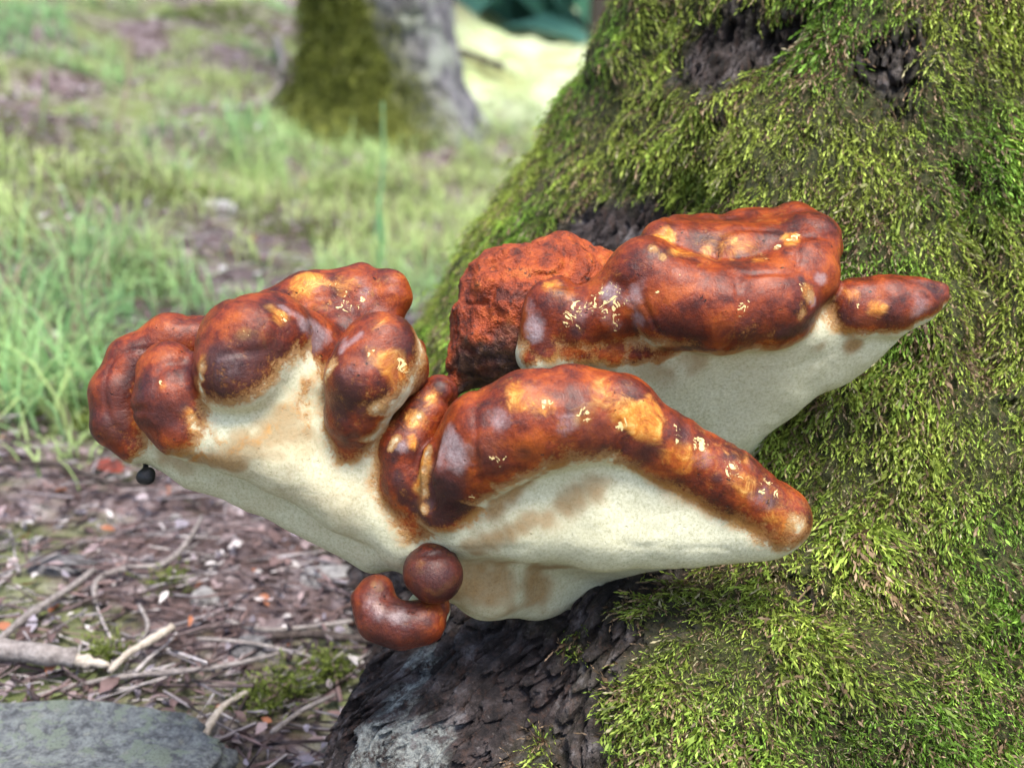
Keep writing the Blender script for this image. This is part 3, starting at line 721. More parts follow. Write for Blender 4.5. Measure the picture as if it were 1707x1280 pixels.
BR_MAIN = [
 # dark skin
 (365, 630, 100, 'D', .95), (395, 660, 70, 'D', .8), (570, 660, 65, 'D', .85), (350, 690, 50, 'D', .8), (400, 560, 50, 'D', .45), (505, 600, 38, 'D', .85), (490, 640, 18, 'D', .9), (575, 685, 45, 'D', .95), (570, 630, 40, 'D', .6),
 (265, 700, 55, 'D', .7), (240, 650, 40, 'D', .6), (180, 655, 45, 'D', .75), (300, 545, 40, 'D', .35), (195, 715, 40, 'D', .85), (245, 645, 32, 'D', .6), (285, 580, 26, 'D', .4), (430, 495, 30, 'D', .35), (455, 505, 22, 'D', .6), (585, 755, 22, 'D', .5),
 (728, 850, 60, 'D', 1), ([(700, 885), (660, 820), (645, 760)], 14, 'D', .9), (690, 760, 26, 'D', .3), (745, 810, 30, 'D', .7), (808, 765, 42, 'D', .75), (955, 640, 48, 'D', .5), (1065, 765, 34, 'D', .85), (1000, 735, 45, 'D', .6), (1148, 715, 20, 'D', .7),
 (1195, 805, 24, 'D', .8), (1300, 825, 18, 'D', .8), (695, 885, 22, 'D', .9), (645, 760, 16, 'D', .8), (650, 800, 18, 'D', .8), (880, 770, 18, 'D', .7),
 # orange and straw skin
 (480, 515, 34, 'O', .75), (415, 545, 20, 'O', .7), (262, 634, 14, 'O', .8), (318, 650, 20, 'O', .8), (645, 585, 34, 'O', .55), (665, 625, 40, 'O', .85), (560, 470, 34, 'O', .5),
 (500, 462, 34, 'O', .9), (540, 500, 40, 'O', .45), (620, 520, 40, 'O', .5), (690, 690, 30, 'O', .8), (727, 650, 24, 'O', .8), ([(700, 720), (692, 780), (690, 840)], 15, 'O', .95), (455, 560, 40, 'O', .35),
 (855, 648, 34, 'O', .85), (918, 662, 26, 'O', .8), (985, 690, 22, 'O', .6), (1020, 640, 40, 'O', .55), (1080, 690, 42, 'O', .95), (1095, 725, 36, 'O', .9), (1130, 770, 34, 'O', .6), (1240, 785, 60, 'O', .5), (1165, 770, 30, 'O', .6),
 (900, 780, 50, 'O', .25), (1310, 870, 40, 'O', .6), (620, 700, 24, 'O', .5),
 # cream showing through
 (505, 665, 34, 'C', .1), ([(326, 600), (322, 650), (332, 700), (360, 735)], 11, 'C', .25), ([(326, 590), (320, 650), (330, 700)], 18, 'O', .8), ([(525, 700), (520, 640), (540, 600)], 18, 'C', .2), ([(560, 570), (590, 545)], 12, 'B', .6), ([(700, 680), (660, 700), (640, 740)], 10, 'C', .15), ([(480, 500), (530, 530), (570, 560)], 16, 'B', .5), ([(425, 505), (470, 495)], 18, 'D', .5), ([(330, 760), (400, 765), (470, 700)], 12, 'C', .1), ([(706, 735), (699, 790), (696, 842)], 9, 'C', .3), (640, 690, 22, 'C', .15), (665, 690, 14, 'C', .1), (326, 640, 9, 'C', .2), (920, 660, 7, 'C', .2), (1340, 880, 22, 'C', .2), (625, 745, 18, 'C', .15),
 # silvery bloom, its sheen painted into the skin colour
 (748, 765, 34, 'B', .8), (735, 720, 26, 'B', .7), (820, 690, 22, 'B', .6), (672, 735, 18, 'B', .6), (540, 560, 26, 'B', .6), (520, 535, 22, 'B', .5), (600, 480, 26, 'B', .4), (935, 715, 24, 'B', .45), (1185, 780, 26, 'B', .4), (1280, 840, 30, 'B', .4),
 (380, 600, 40, 'B', .22), (255, 600, 26, 'B', .2), (585, 610, 34, 'B', .25),
 # pale flecks
 (483, 520, 24, 'K', 1), (678, 612, 16, 'K', 1.05), (692, 632, 16, 'K', 1.05), (722, 650, 15, 'K', 1.0), (575, 495, 60, 'K', .75), (615, 573, 18, 'K', .9), (415, 545, 18, 'K', .9), (260, 630, 16, 'K', .8),
 (922, 665, 14, 'K', 1), (983, 694, 15, 'K', 1.1), (1048, 720, 13, 'K', 1.1), (1178, 730, 18, 'K', 1.1), (1228, 772, 30, 'K', 1.1), (1290, 800, 30, 'K', .95), (1135, 715, 24, 'K', .8), (800, 840, 20, 'K', .8), (840, 780, 30, 'K', .6),
 # ochre stains on the pores
 (460, 715, 60, 'S', .6), (385, 765, 45, 'S', .6), (520, 740, 60, 'S', .45), (560, 800, 60, 'S', .35), (290, 780, 40, 'S', .5), (265, 770, 30, 'S', .6), ([(785, 922), (840, 897), (900, 868), (950, 842), (1000, 822)], 34, 'S', .62), ([(740, 890), (800, 868), (880, 822), (940, 785)], 24, 'S', .75), ([(1060, 790), (1130, 830), (1250, 890), (1300, 912)], 20, 'S', .95), ([(260, 765), (330, 775), (400, 785)], 26, 'S', .8), ([(420, 745), (480, 715), (520, 715)], 36, 'S', .6),
 (1285, 905, 26, 'S', .8), (600, 780, 30, 'S', .4), ([(420, 800), (540, 790), (640, 830)], 90, 'S', .34), ([(330, 800), (480, 870), (590, 930)], 40, 'S', .25), (850, 830, 40, 'S', .3), ([(790, 985), (900, 985)], 80, 'S', .7), (1120, 835, 30, 'S', .4)]
Vb, Qb, Nb, Gb, Cb = grow(b, 4.0, brushes=BR_MAIN)
root = empty('bracket_fungus', to_world(PC(860, 970, 160)[None])[0], label='largest brown and cream bracket fungus, lobed fan joined to a wavy front lip', category='fungus', group='bracket fungi on the oak')
fungus_parts(root, Vb, Qb, Nb, Gb, Cb, {'pore': 'pore_surface', 'front_lip': 'cap_lip', 'far_lobe': 'cap_lobe', 'outer_lobe': 'cap_lobe', 'dome_lobe': 'cap_lobe', 'teardrop_lobe': 'cap_lobe', 'fold_lobe': 'cap_fold',
             'knob': 'cap_knob', 'small_knob': 'cap_knob', 'rear_ridge': 'cap_ridge'}, M_FUNGUS,
             {'pore': 'cream pore underside', 'front_lip': 'wavy brown front lip with pale flecks', 'dome_lobe': 'large dark domed lobe', 'teardrop_lobe': 'teardrop shaped lobe beside the fold', 'far_lobe': 'lobe at the outer tip',
              'outer_lobe': 'lobe next to the outer tip', 'knob': 'orange knob with pale spots', 'small_knob': 'tiny brown knob', 'rear_ridge': 'flecked ridge at the rear'})
print('main fungus', len(Qb), time.time() - T0)
# ---------- upper bracket against the trunk
b = Body()
b.tri('pore', [(905, 590, 110), (1330, 545, 115), (1170, 715, 260)], 46, 40)
b.tri('pore', [(1330, 540, 115), (1440, 555, 145), (1210, 715, 270)], 40, 40)
b.add('pore', [(1408, 530, 130, 42), (1300, 640, 200, 46), (1205, 722, 270, 52)], 30)
b.add('pore', [(1470, 540, 135, 36), (1390, 600, 190, 42)], 30)
b.add('pore', [(1170, 690, 300, 80), (1230, 700, 460, 110)], 30)
b.add('pore', [(1150, 480, 180, 60), (1200, 560, 300, 90)], 30)
b.add('plateau', [(1105, 405, 120, 42), (1125, 396, 165, 42), (1175, 393, 195, 40), (1240, 392, 205, 43), (1325, 382, 180, 44), (1352, 400, 140, 50)], 16, 1)
b.tri('plateau', [(1112, 428, 125), (1345, 420, 135), (1225, 490, 80)], 42, 40, 1)
b.add('plateau', [(1160, 424, 120, 40), (1225, 430, 112, 44), (1300, 420, 122, 46)], 44, 1)
b.tri('plateau', [(1115, 425, 145), (1345, 415, 155), (1230, 408, 200)], 38, 40, 1)
b.add('wavy_rim', [(912, 552, 105, 48), (925, 516, 105, 54), (965, 538, 98, 52), (1020, 514, 88, 60), (1075, 468, 74, 70), (1125, 500, 60, 78), (1200, 516, 52, 74), (1285, 508, 62, 74), (1332, 458, 95, 64), (1350, 408, 130, 54)], 12, 1, (0, 0.6, -0.75), -0.42, 0.0)
b.add('pointed_lobe', [(1425, 516, 112, 56), (1480, 510, 106, 52), (1530, 498, 102, 38), (1564, 488, 100, 22)], 8, 1, (0.1, 0.65, -0.65), -0.25, 0.1)
BR_UP = [([(872, 590), (960, 600), (1060, 602), (1180, 588), (1290, 572)], 20, 'C', .85), ([(885, 575), (960, 585), (1060, 588)], 18, 'D', .5), (950, 562, 34, 'D', .9), (1100, 560, 40, 'D', .5), (1180, 565, 50, 'D', .5), (1270, 555, 45, 'D', .6), (1330, 530, 30, 'D', .4), (1080, 450, 30, 'D', .25), (1220, 418, 10, 'D', .8), (1345, 455, 10, 'D', .8), (1475, 545, 25, 'D', .6), (1560, 490, 26, 'D', .25), (1320, 360, 40, 'D', .3),
 (1115, 385, 24, 'O', .95), (1145, 408, 30, 'O', .8), (1190, 395, 45, 'O', .45), (1180, 425, 50, 'O', .35), (1260, 400, 40, 'O', .6), (1310, 388, 22, 'O', .95), (1270, 420, 20, 'O', .9), (925, 462, 24, 'O', .85), (950, 480, 24, 'O', .5), (1420, 480, 26, 'O', .9), (1445, 500, 26, 'O', .9), (1460, 520, 28, 'O', .8), (1360, 480, 24, 'O', .5), (1020, 470, 30, 'O', .3),
 (1445, 505, 12, 'C', .3), (1360, 500, 18, 'C', .3), (1350, 530, 16, 'C', .3), (1312, 388, 8, 'C', .15), (1284, 402, 6, 'C', .0), (1100, 402, 10, 'C', .3), (1115, 420, 8, 'C', .3),
 (878, 555, 28, 'B', .8), (875, 500, 24, 'B', .45), (1012, 478, 22, 'B', .7), (1050, 500, 26, 'B', .65), (1055, 540, 24, 'B', .6), (960, 510, 30, 'B', .4), (1380, 470, 14, 'B', .7), (1365, 510, 14, 'B', .7), (1545, 520, 22, 'B', .5), (1200, 350, 40, 'B', .2), (1250, 470, 60, 'B', .12), (1000, 540, 30, 'B', .35),
 (945, 520, 40, 'K', .95), (1005, 530, 42, 'K', .95), (1312, 388, 16, 'K', 1.2), (1284, 400, 9, 'K', 1.5), (1268, 418, 14, 'K', 1), (1010, 480, 40, 'K', .8), (1240, 520, 24, 'K', .8), (1085, 478, 10, 'K', .9), (1145, 450, 8, 'K', 1), (1430, 520, 12, 'K', .9), (1350, 470, 14, 'K', .8),
 (1100, 630, 60, 'S', .45), (1230, 600, 50, 'S', .6), (1170, 610, 40, 'S', .5), (1405, 560, 22, 'S', .9), (1420, 585, 22, 'S', .8), (1000, 605, 40, 'S', .9), (930, 605, 30, 'S', .9), (1380, 590, 20, 'S', .5), (1300, 590, 30, 'S', .4)]
Vr, Qr, Nr, Gr, Cr = grow(b, 4.2, brushes=BR_UP)
root = empty('bracket_fungus', to_world(PC(1230, 700, 400)[None])[0], label='upper chestnut bracket fungus with dished top and pointed side lobe, against the moss', category='fungus', group='bracket fungi on the oak')
fungus_parts(root, Vr, Qr, Nr, Gr, Cr, {'pore': 'pore_surface', 'wavy_rim': 'cap_lip', 'plateau': 'cap_top', 'pointed_lobe': 'cap_lobe'}, M_FUNGUS,
             {'pore': 'cream pore underside', 'wavy_rim': 'thick rounded chestnut lip', 'plateau': 'dished top with a pale spot', 'pointed_lobe': 'pointed lobe beside the thick lip'})
# ---------- old red one behind
b = Body()
b.add('cap_top', [(880, 520, 250, 112), (950, 515, 280, 108), (860, 560, 250, 100)], 20, 1, (-0.1, 0.9, -0.35), -0.5, 0.1)
b.add('cap_top', [(835, 480, 250, 62), (930, 455, 270, 58), (985, 470, 290, 60)], 14, 1)
b.add('cap_top', [(815, 540, 240, 62), (782, 610, 235, 34), (752, 650, 230, 18)], 20, 1, (0, 1, 0), -0.6, 0.4)
b.add('cap_top', [(930, 600, 330, 110), (1010, 640, 520, 120)], 30, 0.2)
def rough_red(V):
    return 0.0016 * fbm(V, 120, 3, 5) + 0.004 * fbm(V, 28, 2, 6) - 0.0022 * (1 - sstep(0, .18, np.abs(noise(V, 48, 8))))
Vq, Qq, Nq, Gq, Cq = grow(b, 4.8, rough=rough_red, brushes=[(800, 600, 60, 'C', .15), (850, 600, 60, 'C', .1), (770, 620, 40, 'C', .2), (830, 560, 30, 'C', .4)])
root = empty('bracket_fungus', to_world(PC(950, 640, 420)[None])[0], label='rough rust red knobbly old fungus half hidden behind the upper bracket', category='fungus', group='bracket fungi on the oak')
fungus_parts(root, Vq, Qq, Nq, Gq, Cq, {'cap_top': 'cap_top'}, M_RED)
# ---------- two young buttons at the foot
b = Body(); b.add('cap_top', [(725, 956, -18, 51), (722, 952, -14, 52)], 10, 1, (0, 0.45, -0.9), -0.5, -0.1); b.add('stalk', [(728, 958, 20, 26), (738, 962, 95, 36)], 10, 0)
Vs, Qs, Ns, Gs, Cs = grow(b, 2.8, 0.0006, brushes=[(725, 955, 130, 'D', .78), (745, 975, 34, 'D', .9), (690, 930, 24, 'O', .5), ([(700, 995), (740, 1000), (772, 975)], 9, 'O', .7), (715, 935, 20, 'O', .3)])
root = empty('fungus_button', to_world(PC(745, 985, 50)[None])[0], label='small round brown fungus button hanging under the front lip', category='fungus', group='young fungus buttons')
fungus_parts(root, Vs, Qs, Ns, Gs, Cs, {'cap_top': 'cap_top', 'stalk': 'stalk'}, M_FUNGUS)
b = Body(); b.add('cap_top', [(628, 987, 4, 30), (618, 998, 0, 30), (634, 1030, -8, 40), (668, 1044, -8, 38), (706, 1036, 0, 38), (730, 1010, 14, 24)], 8, 1, (-0.2, 0.3, -0.9), -0.65, -0.3)
b.add('stalk', [(690, 1030, 40, 24), (715, 1015, 110, 36)], 12, 0); b.add('cut', [(652, 990, -40, 14), (668, 1000, -45, 12)], 10, sub=True)
Vs, Qs, Ns, Gs, Cs = grow(b, 2.8, 0.0006, brushes=[(660, 1040, 150, 'D', .72), (610, 1000, 24, 'B', .45), (670, 1018, 30, 'B', .5), (640, 1000, 14, 'O', .6), (640, 966, 14, 'O', .5), (690, 1065, 30, 'D', .8), (600, 985, 14, 'D', .7), (725, 1025, 24, 'D', .9)])
root = empty('fungus_button', to_world(PC(700, 1040, 50)[None])[0], label='curled kidney shaped brown fungus button resting on the bark root', category='fungus', group='young fungus buttons')
fungus_parts(root, Vs, Qs, Ns, Gs, Cs, {'cap_top': 'cap_top', 'stalk': 'stalk'}, M_FUNGUS)
print('fungi', time.time() - T0)

# ------------------------------------------------------------------ grass, litter
def blades(base, direc, length, width, droop, tint, tip, segs=4, seed=1):
    n = len(base); t = np.linspace(0, 1, segs + 1)
    up = np.array([0, 0, 1.0])
    hz = direc
    lean = droop[:, None]
    c = (base[:, None] + up * (length[:, None] * (t - 0.55 * np.clip(lean, 0, 1.4) * t ** 2.2))[:, :, None]
         + hz[:, None] * (length[:, None] * lean * 0.75 * t ** 1.8)[:, :, None])
    sd = np.cross(hz, up); w = width[:, None] * (1 - t ** 1.6) * 0.5 + 0.0003
    L = c - sd[:, None] * w[:, :, None]; Rr = c + sd[:, None] * w[:, :, None]
    V = np.stack([L, Rr], 2).reshape(n, -1, 3)
    q = np.array([[2 * i, 2 * i + 1, 2 * i + 3, 2 * i + 2] for i in range(segs)])
    Q = (q[None] + (np.arange(n) * 2 * (segs + 1))[:, None, None]).reshape(-1, 4)
    tt = np.repeat(t, 2)
    C = tint[:, None] * (1 - tt[None, :, None]) + tip[:, None] * tt[None, :, None]
    return V.reshape(-1, 3), Q, C.reshape(-1, 3)
# tuft centres over the slope
tc = []
def tuft_ok(x, y):
    p = np.array([[x, y, 0.]])
    return True
xs = rng.uniform(-1, 1, 9000); ys = 1.35 + 9.5 * rng.random(9000) ** 1.5
xs = xs * (0.55 * ys + 0.4) - 0.12 * ys
gm = fbm(np.stack([xs, ys, 0 * xs], -1), 1.6, 3, 61)
keep = (gm > -0.15 + np.clip((2.3 - ys) * 0.9, 0, 1) + rng.normal(0, .3, len(xs))) & (np.hypot(xs - AX, ys - AY) > 0.62)
keep &= rng.random(len(xs)) < sstep(1.3, 2.2, ys + .5 * (-xs - .4))
xs, ys = xs[keep], ys[keep]
xs, ys = xs[:2900], ys[:2900]
extra = [G(60, 640)[0], G(20, 560)[0], G(110, 690)[0], G(150, 640)[0], G(40, 480)[0], G(90, 430)[0], G(170, 560)[0], G(15, 690)[0]]
xs = np.concatenate([xs, np.repeat([e[0] for e in extra], 4) + rng.normal(0, .05, 32)]); ys = np.concatenate([ys, np.repeat([e[1] for e in extra], 4) + rng.normal(0, .05, 32)])
low_px = [G(a_, b_)[0] for a_, b_ in zip(rng.uniform(-20, 420, 34), rng.uniform(600, 770, 34))]
xs = np.concatenate([[e[0] for e in low_px], xs]); ys = np.concatenate([[e[1] for e in low_px], ys])
nt = len(xs); per = 18
bx = np.repeat(xs, per) + rng.normal(0, 0.028, nt * per); by = np.repeat(ys, per) + rng.normal(0, 0.028, nt * per)
base = np.stack([bx, by, ground_z(bx, by) - 0.005], -1)
az = np.repeat(rng.uniform(0, 6.28, nt), per) + rng.normal(0, 1.3, nt * per)
dr = np.stack([np.cos(az), np.sin(az), 0 * az], -1)
lenb = np.repeat(np.where(np.arange(nt) < nt - 32, np.where(np.arange(nt) < 34, rng.uniform(.025, .08, nt), rng.uniform(0.05, 0.15, nt)), rng.uniform(.12, .24, nt)), per) * rng.uniform(.6, 1.25, nt * per)
wb = rng.uniform(0.0025, 0.0055, nt * per)
drp = rng.uniform(0.3, 1.35, nt * per)
hu = np.repeat(np.clip(0.5 + 0.8 * noise(np.stack([xs, ys, 0 * xs], -1), 1.1, 71) + rng.normal(0, .2, nt), 0, 1), per)[:, None]
t0 = np.array([0.18, 0.31, 0.15]) * (1 - hu) + np.array([0.32, 0.38, 0.16]) * hu
t1 = np.array([0.40, 0.76, 0.32]) * (1 - hu) + np.array([0.66, 0.82, 0.32]) * hu
dryb = (rng.random(nt * per) < 0.13)[:, None]
t1 = np.where(dryb, np.array([0.50, 0.43, 0.30]), t1); t0 = np.where(dryb, np.array([0.25, 0.19, 0.12]), t0)
dd = sunlit_mask(bx, by)[:, None] * 0.85
t0 = t0 * (1 - dd) + np.array([.50, .50, .28]) * dd; t1 = t1 * (1 - dd) + np.array([.72, .70, .46]) * dd  # clearing blades tinted paler in place of sunlight
gv, gq2, gc = blades(base, dr, lenb, wb, drp, t0, t1, 3)
obj('grass', mesh_np('grass', gv, gq2, attrs={'tint': gc}, mats=[M_GRASS]), kind='stuff', label='soft green grass tufts over the slope')
print('grass', len(gq2), time.time() - T0)
# leaf litter: curled fragments
def leaf_tpl(seed):
    g = np.random.default_rng(seed); n = 4
    t = np.linspace(0, 1, n); w = np.sin(np.pi * t ** .8) * g.uniform(.18, .34) + .01
    z = g.uniform(-.2, .3) * np.sin(t * 3.1) + g.normal(0, .03, n); cu = g.uniform(-.1, .25)
    V = np.concatenate([np.stack([t - .5, -w * g.uniform(.8, 1.2, n), z + cu * w], -1), np.stack([t - .5, 0 * t, z - .02], -1), np.stack([t - .5, w * g.uniform(.8, 1.2, n), z + cu * w], -1)])
    Q = [[r * n + i, r * n + i + 1, (r + 1) * n + i + 1, (r + 1) * n + i] for r in (0, 1) for i in range(n - 1)]
    return V, np.array(Q), np.tile(t, 3) * 0
LT = [leaf_tpl(300 + k) for k in range(10)]
NL = 21000
lx = rng.uniform(-1, 1, NL); ly = 0.62 + 5.2 * rng.random(NL) ** 1.9
lx = lx * (0.5 * ly + 0.35) - 0.08 * ly
kp = np.hypot(lx - AX, ly - AY) > 0.45
lx, ly = lx[kp], ly[kp]; n = len(lx)
lp = np.stack([lx, ly, ground_z(lx, ly) + rng.uniform(0.001, 0.016, n)], -1)
nz = unit(np.stack([rng.normal(0, .45, n), rng.normal(0, .45, n), np.ones(n)], -1)); a = rng.uniform(0, 6.28, n)
xd = np.stack([np.cos(a), np.sin(a), 0 * a], -1); xd = unit(xd - nz * np.sum(nz * xd, 1)[:, None])
pal = np.array([[.25, .165, .16], [.38, .29, .30], [.17, .11, .11], [.46, .39, .41], [.33, .30, .36], [.66, .62, .62], [.07, .05, .05], [.38, .15, .08], [.19, .17, .20], [.72, .69, .70]])
pc = pal[rng.choice(len(pal), n, p=[.17, .17, .15, .13, .12, .07, .1, .03, .04, .02])] * rng.uniform(.75, 1.25, n)[:, None]
sz = rng.uniform(0.006, 0.026, n) * np.clip(0.7 + .16 * ly, .8, 1.6); 
lv, lq, lc = scatter(LT, lp, xd, nz, sz, sz * rng.uniform(.5, 1.1, n), pc, pc, 8)
obj('leaf_litter', mesh_np('leaf_litter', lv, lq, attrs={'tint': lc}, mats=[M_LITTER]), kind='stuff', label='brown and grey dead leaves over the forest floor')
# needles and bits of stalk in the litter
NS = 12000
sx = rng.uniform(-1, 1, NS); sy = 0.62 + 2.8 * rng.random(NS) ** 1.7; sx = sx * (.5 * sy + .3) - .08 * sy
kp = np.hypot(sx - AX, sy - AY) > 0.5; sx, sy = sx[kp], sy[kp]; n = len(sx)
def stick_tpl(seed):
    g = np.random.default_rng(seed); t = np.linspace(-.5, .5, 4); o = []
    for i in range(4):
        for k in range(3):
            o.append([t[i], math.cos(k * 2.1) * .5 + g.normal(0, .4), math.sin(k * 2.1) * .5])
    Q = [[i * 3 + k, i * 3 + (k + 1) % 3, (i + 1) * 3 + (k + 1) % 3, (i + 1) * 3 + k] for i in range(3) for k in range(3)]
    return np.array(o), np.array(Q), np.zeros(12)
ST = [stick_tpl(k) for k in range(6)]
def scatter_sticks(tpls, pos, az, L, W, col, seed):
    g = np.random.default_rng(seed); which = g.integers(0, len(tpls), len(pos)); VV, QQ, CC, off = [], [], [], 0
    xd = np.stack([np.cos(az), np.sin(az), g.normal(0, .12, len(az))], -1); yd = np.stack([-np.sin(az), np.cos(az), 0 * az], -1); zd = np.array([0, 0, 1.])
    for k, (V, Q, _) in enumerate(tpls):
        s = np.where(which == k)[0]
        v = pos[s][:, None] + V[None, :, :1] * (xd[s] * L[s][:, None])[:, None] + V[None, :, 1:2] * (yd[s] * W[s][:, None])[:, None] + V[None, :, 2:] * (zd * W[s][:, None])[:, None]
        QQ.append((Q[None] + (np.arange(len(s)) * len(V))[:, None, None] + off).reshape(-1, 4)); off += len(s) * len(V)
        VV.append(v.reshape(-1, 3)); CC.append(np.repeat(col[s], len(V), 0))
    return np.concatenate(VV), np.concatenate(QQ), np.concatenate(CC)
spp = np.stack([sx, sy, ground_z(sx, sy) + rng.uniform(.003, .018, n)], -1)
scol = np.array([[.40, .36, .38], [.24, .18, .18], [.62, .57, .57], [.10, .07, .07], [.31, .21, .20]])[rng.integers(0, 5, n)] * rng.uniform(.8, 1.2, n)[:, None]
sv, sq, sc_ = scatter_sticks(ST, spp, rng.normal(0.15, .8, n), .018 + .10 * rng.random(n) ** 2, rng.uniform(.001, .003, n), scol, 4)
obj('twig_litter', mesh_np('twig_litter', sv, sq, attrs={'tint': sc_}, mats=[M_LITTER]), kind='stuff', label='small broken twigs and needles among the dead leaves')
# low moss cushions on the floor
mp = []
for (px, py, r) in [(555, 1135, .022), (480, 1165, .022), (280, 990, .014), (160, 725, .035), (130, 690, .03), (180, 1115, .016), (440, 1185, .02), (70, 700, .03), (20, 240, .25), (30, 430, .15), (370, 30, .3), (330, 620, .15), (170, 330, .2), (300, 330, .16), (560, 410, .18), (220, 480, .1), (640, 330, .2), (500, 560, .08)]:
    c, _ = G(px, py); k = int(260 * min(1, r / .05) ** 1.1)
    q = rng.normal(0, r * .5, (min(k, 900), 2)) + c[:2]; mp.append(np.concatenate([q, ground_z(q[:, 0], q[:, 1])[:, None] + 0.006], 1))
mp = np.concatenate(mp); n = len(mp); a = rng.uniform(0, 6.28, n)
xd = unit(np.stack([np.cos(a), np.sin(a), rng.uniform(.3, 1.2, n)], -1)); zd = unit(np.array([0, 0, 1.]) - xd * xd[:, 2:3])
l_ = rng.uniform(.012, .024, n) * np.clip(np.linalg.norm(mp, axis=1) * .6, 1, 3)
mv2, mq2, mc2 = scatter(TPL, mp, xd, zd, l_, l_ * 1.3, np.tile([.06, .085, .015], (n, 1)) * rng.uniform(.7, 1.3, n)[:, None], np.tile([.20, .25, .05], (n, 1)) * rng.uniform(.7, 1.3, n)[:, None], 15)
obj('ground_moss', mesh_np('ground_moss', mv2, mq2, attrs={'tint': mc2}, smooth=False, mats=[M_MOSS]), kind='stuff', label='low green moss patches on the forest floor')
print('litter', time.time() - T0)

# ------------------------------------------------------------------ twigs, log, stones, leaves
def tube(name, pts, rad, mat, sides=8, sub=5, wob=0.12, seed=1, ends=True):
    g = np.random.default_rng(seed)
    pts = np.array(pts, float); rad = np.array(rad, float)
    k = np.arange(len(pts)); kk = np.linspace(0, len(pts) - 1, (len(pts) - 1) * sub + 1)
    # Catmull-Rom
    c = []
    for s in kk:
        i = min(int(s), len(pts) - 2); f = s - i
        p0, p1, p2, p3 = pts[max(i - 1, 0)], pts[i], pts[i + 1], pts[min(i + 2, len(pts) - 1)]
        c.append(.5 * ((2 * p1) + (p2 - p0) * f + (2 * p0 - 5 * p1 + 4 * p2 - p3) * f * f + (3 * p1 - p0 - 3 * p2 + p3) * f ** 3))
    c = np.array(c); r = np.interp(kk, k, rad) * (1 + g.normal(0, wob, len(kk)))
    t = unit(np.gradient(c, axis=0)); up = np.array([.13, .21, .97]); b1 = unit(np.cross(t, up)); b2 = np.cross(b1, t)
    a = np.linspace(0, 2 * math.pi, sides, endpoint=False)
    V = c[:, None] + (b1[:, None] * np.cos(a)[None, :, None] + b2[:, None] * np.sin(a)[None, :, None]) * (r[:, None] * (1 + g.normal(0, wob * .5, (len(kk), sides))))[:, :, None]
    n = len(kk); V = V.reshape(-1, 3)
    Q = [[i * sides + j, i * sides + (j + 1) % sides, (i + 1) * sides + (j + 1) % sides, (i + 1) * sides + j] for i in range(n - 1) for j in range(sides)]
    Tn = [[0, (j + 1), j] for j in range(1, sides - 1)] + [[(n - 1) * sides, (n - 1) * sides + j, (n - 1) * sides + j + 1] for j in range(1, sides - 1)]
    cen = V.mean(0)
    o = obj(name, mesh_np(name, V - cen, np.array(Q), np.array(Tn), mats=[mat])); o.location = cen
    return o
def on_ground(pxs, lift=0.006):
    out = []
    for px, py in pxs:
        q, t = G(px, py); out.append(q + np.array([0, 0, lift + .008]))
    return out
def twig(pxs, rpx, mat, label, lift=0.008, seed=1, cat='twig'):
    pts = on_ground(pxs, lift); dep = [(q - CAM) @ FWD for q in pts]
    rr = np.interp(np.linspace(0, 1, len(pts)), np.linspace(0, 1, len(rpx)), rpx) * 0.9 * np.array(dep) / FPX
    o = tube('twig', pts, rr, mat, seed=seed); o['label'] = label; o['category'] = cat; o['group'] = 'twigs on the forest floor'
    return o
twig([(162, 1030), (160, 1005), (175, 984), (215, 972), (270, 965), (308, 935), (338, 885)], [5, 6, 6, 4], M_TWIG, 'thin grey twig curving like a hook below the fungus fan', seed=2)
twig([(-20, 1130), (20, 1085), (70, 1045), (120, 1012), (160, 980)], [9, 8, 7, 5], M_TWIG, 'pale crooked stick slanting up from the broken branch', .012, seed=3)
twig([(188, 1168), (215, 1140), (250, 1118), (292, 1092)], [6, 7, 8, 7], M_TWIGP, 'short whitish stick propped over the long thin twig', .02, seed=4)
twig([(55, 1190), (130, 1170), (210, 1155), (330, 1143), (400, 1132), (470, 1115)], [5, 5, 6, 4], M_TWIG, 'long thin grey twig lying behind the lichened stone', seed=5)
twig([(325, 1300), (345, 1250), (375, 1205), (412, 1182)], [9, 8, 7, 6], M_TWIGP, 'pale bent twig beside the stone, at the bottom edge', seed=6)
twig([(-20, 800), (60, 800), (110, 803), (165, 825), (215, 836), (262, 830)], [5, 6, 6, 5], M_TWIGD, 'dark mossy twig arching under the outer fungus lobe', .012, seed=7)
twig([(455, 1090), (520, 1086), (575, 1092), (640, 1098)], [8, 9, 8, 7], M_TWIGD, 'dark stick lying beside the foot of the oak root', .01, seed=8)
twig([(380, 1060), (440, 1075), (520, 1070), (590, 1060)], [4, 5, 5, 4], M_TWIG, 'straight grey twig just above the pale pebble', seed=9)
twig([(330, 1090), (420, 1098), (520, 1120)], [4, 4, 3], M_TWIG, 'fine grey twig under the pale pebble', seed=10)
twig([(455, 1250), (500, 1215), (560, 1185)], [5, 5, 4], M_TWIG, 'thin twig leaning towards the oak root bark', seed=11)
twig([(462, 85), (472, 130), (468, 170), (440, 200), (400, 215)], [6, 6, 5, 4], M_TWIG, 'bent pale branch against the mossy tree behind', .05, seed=12)
twig([(478, 185), (520, 205), (570, 222)], [5, 5, 4], M_TWIG, 'thin pale branch lying at the foot of the tree behind', .03, seed=13)
twig([(735, 104), (770, 106), (805, 117), (840, 131)], [8, 7, 6, 6], M_TWIGD, 'dark fallen branch beyond the tree in the bright clearing', .05, seed=14)
twig([(235, 1040), (250, 1075), (236, 1105)], [4, 4, 3], M_TWIG, 'small upright grey twig between the sticks', .012, seed=15)
twig([(660, 180), (700, 200), (715, 150)], [4, 4, 3], M_TWIGP, 'slim pale stem at the foot of the far grey tree', .04, seed=16)
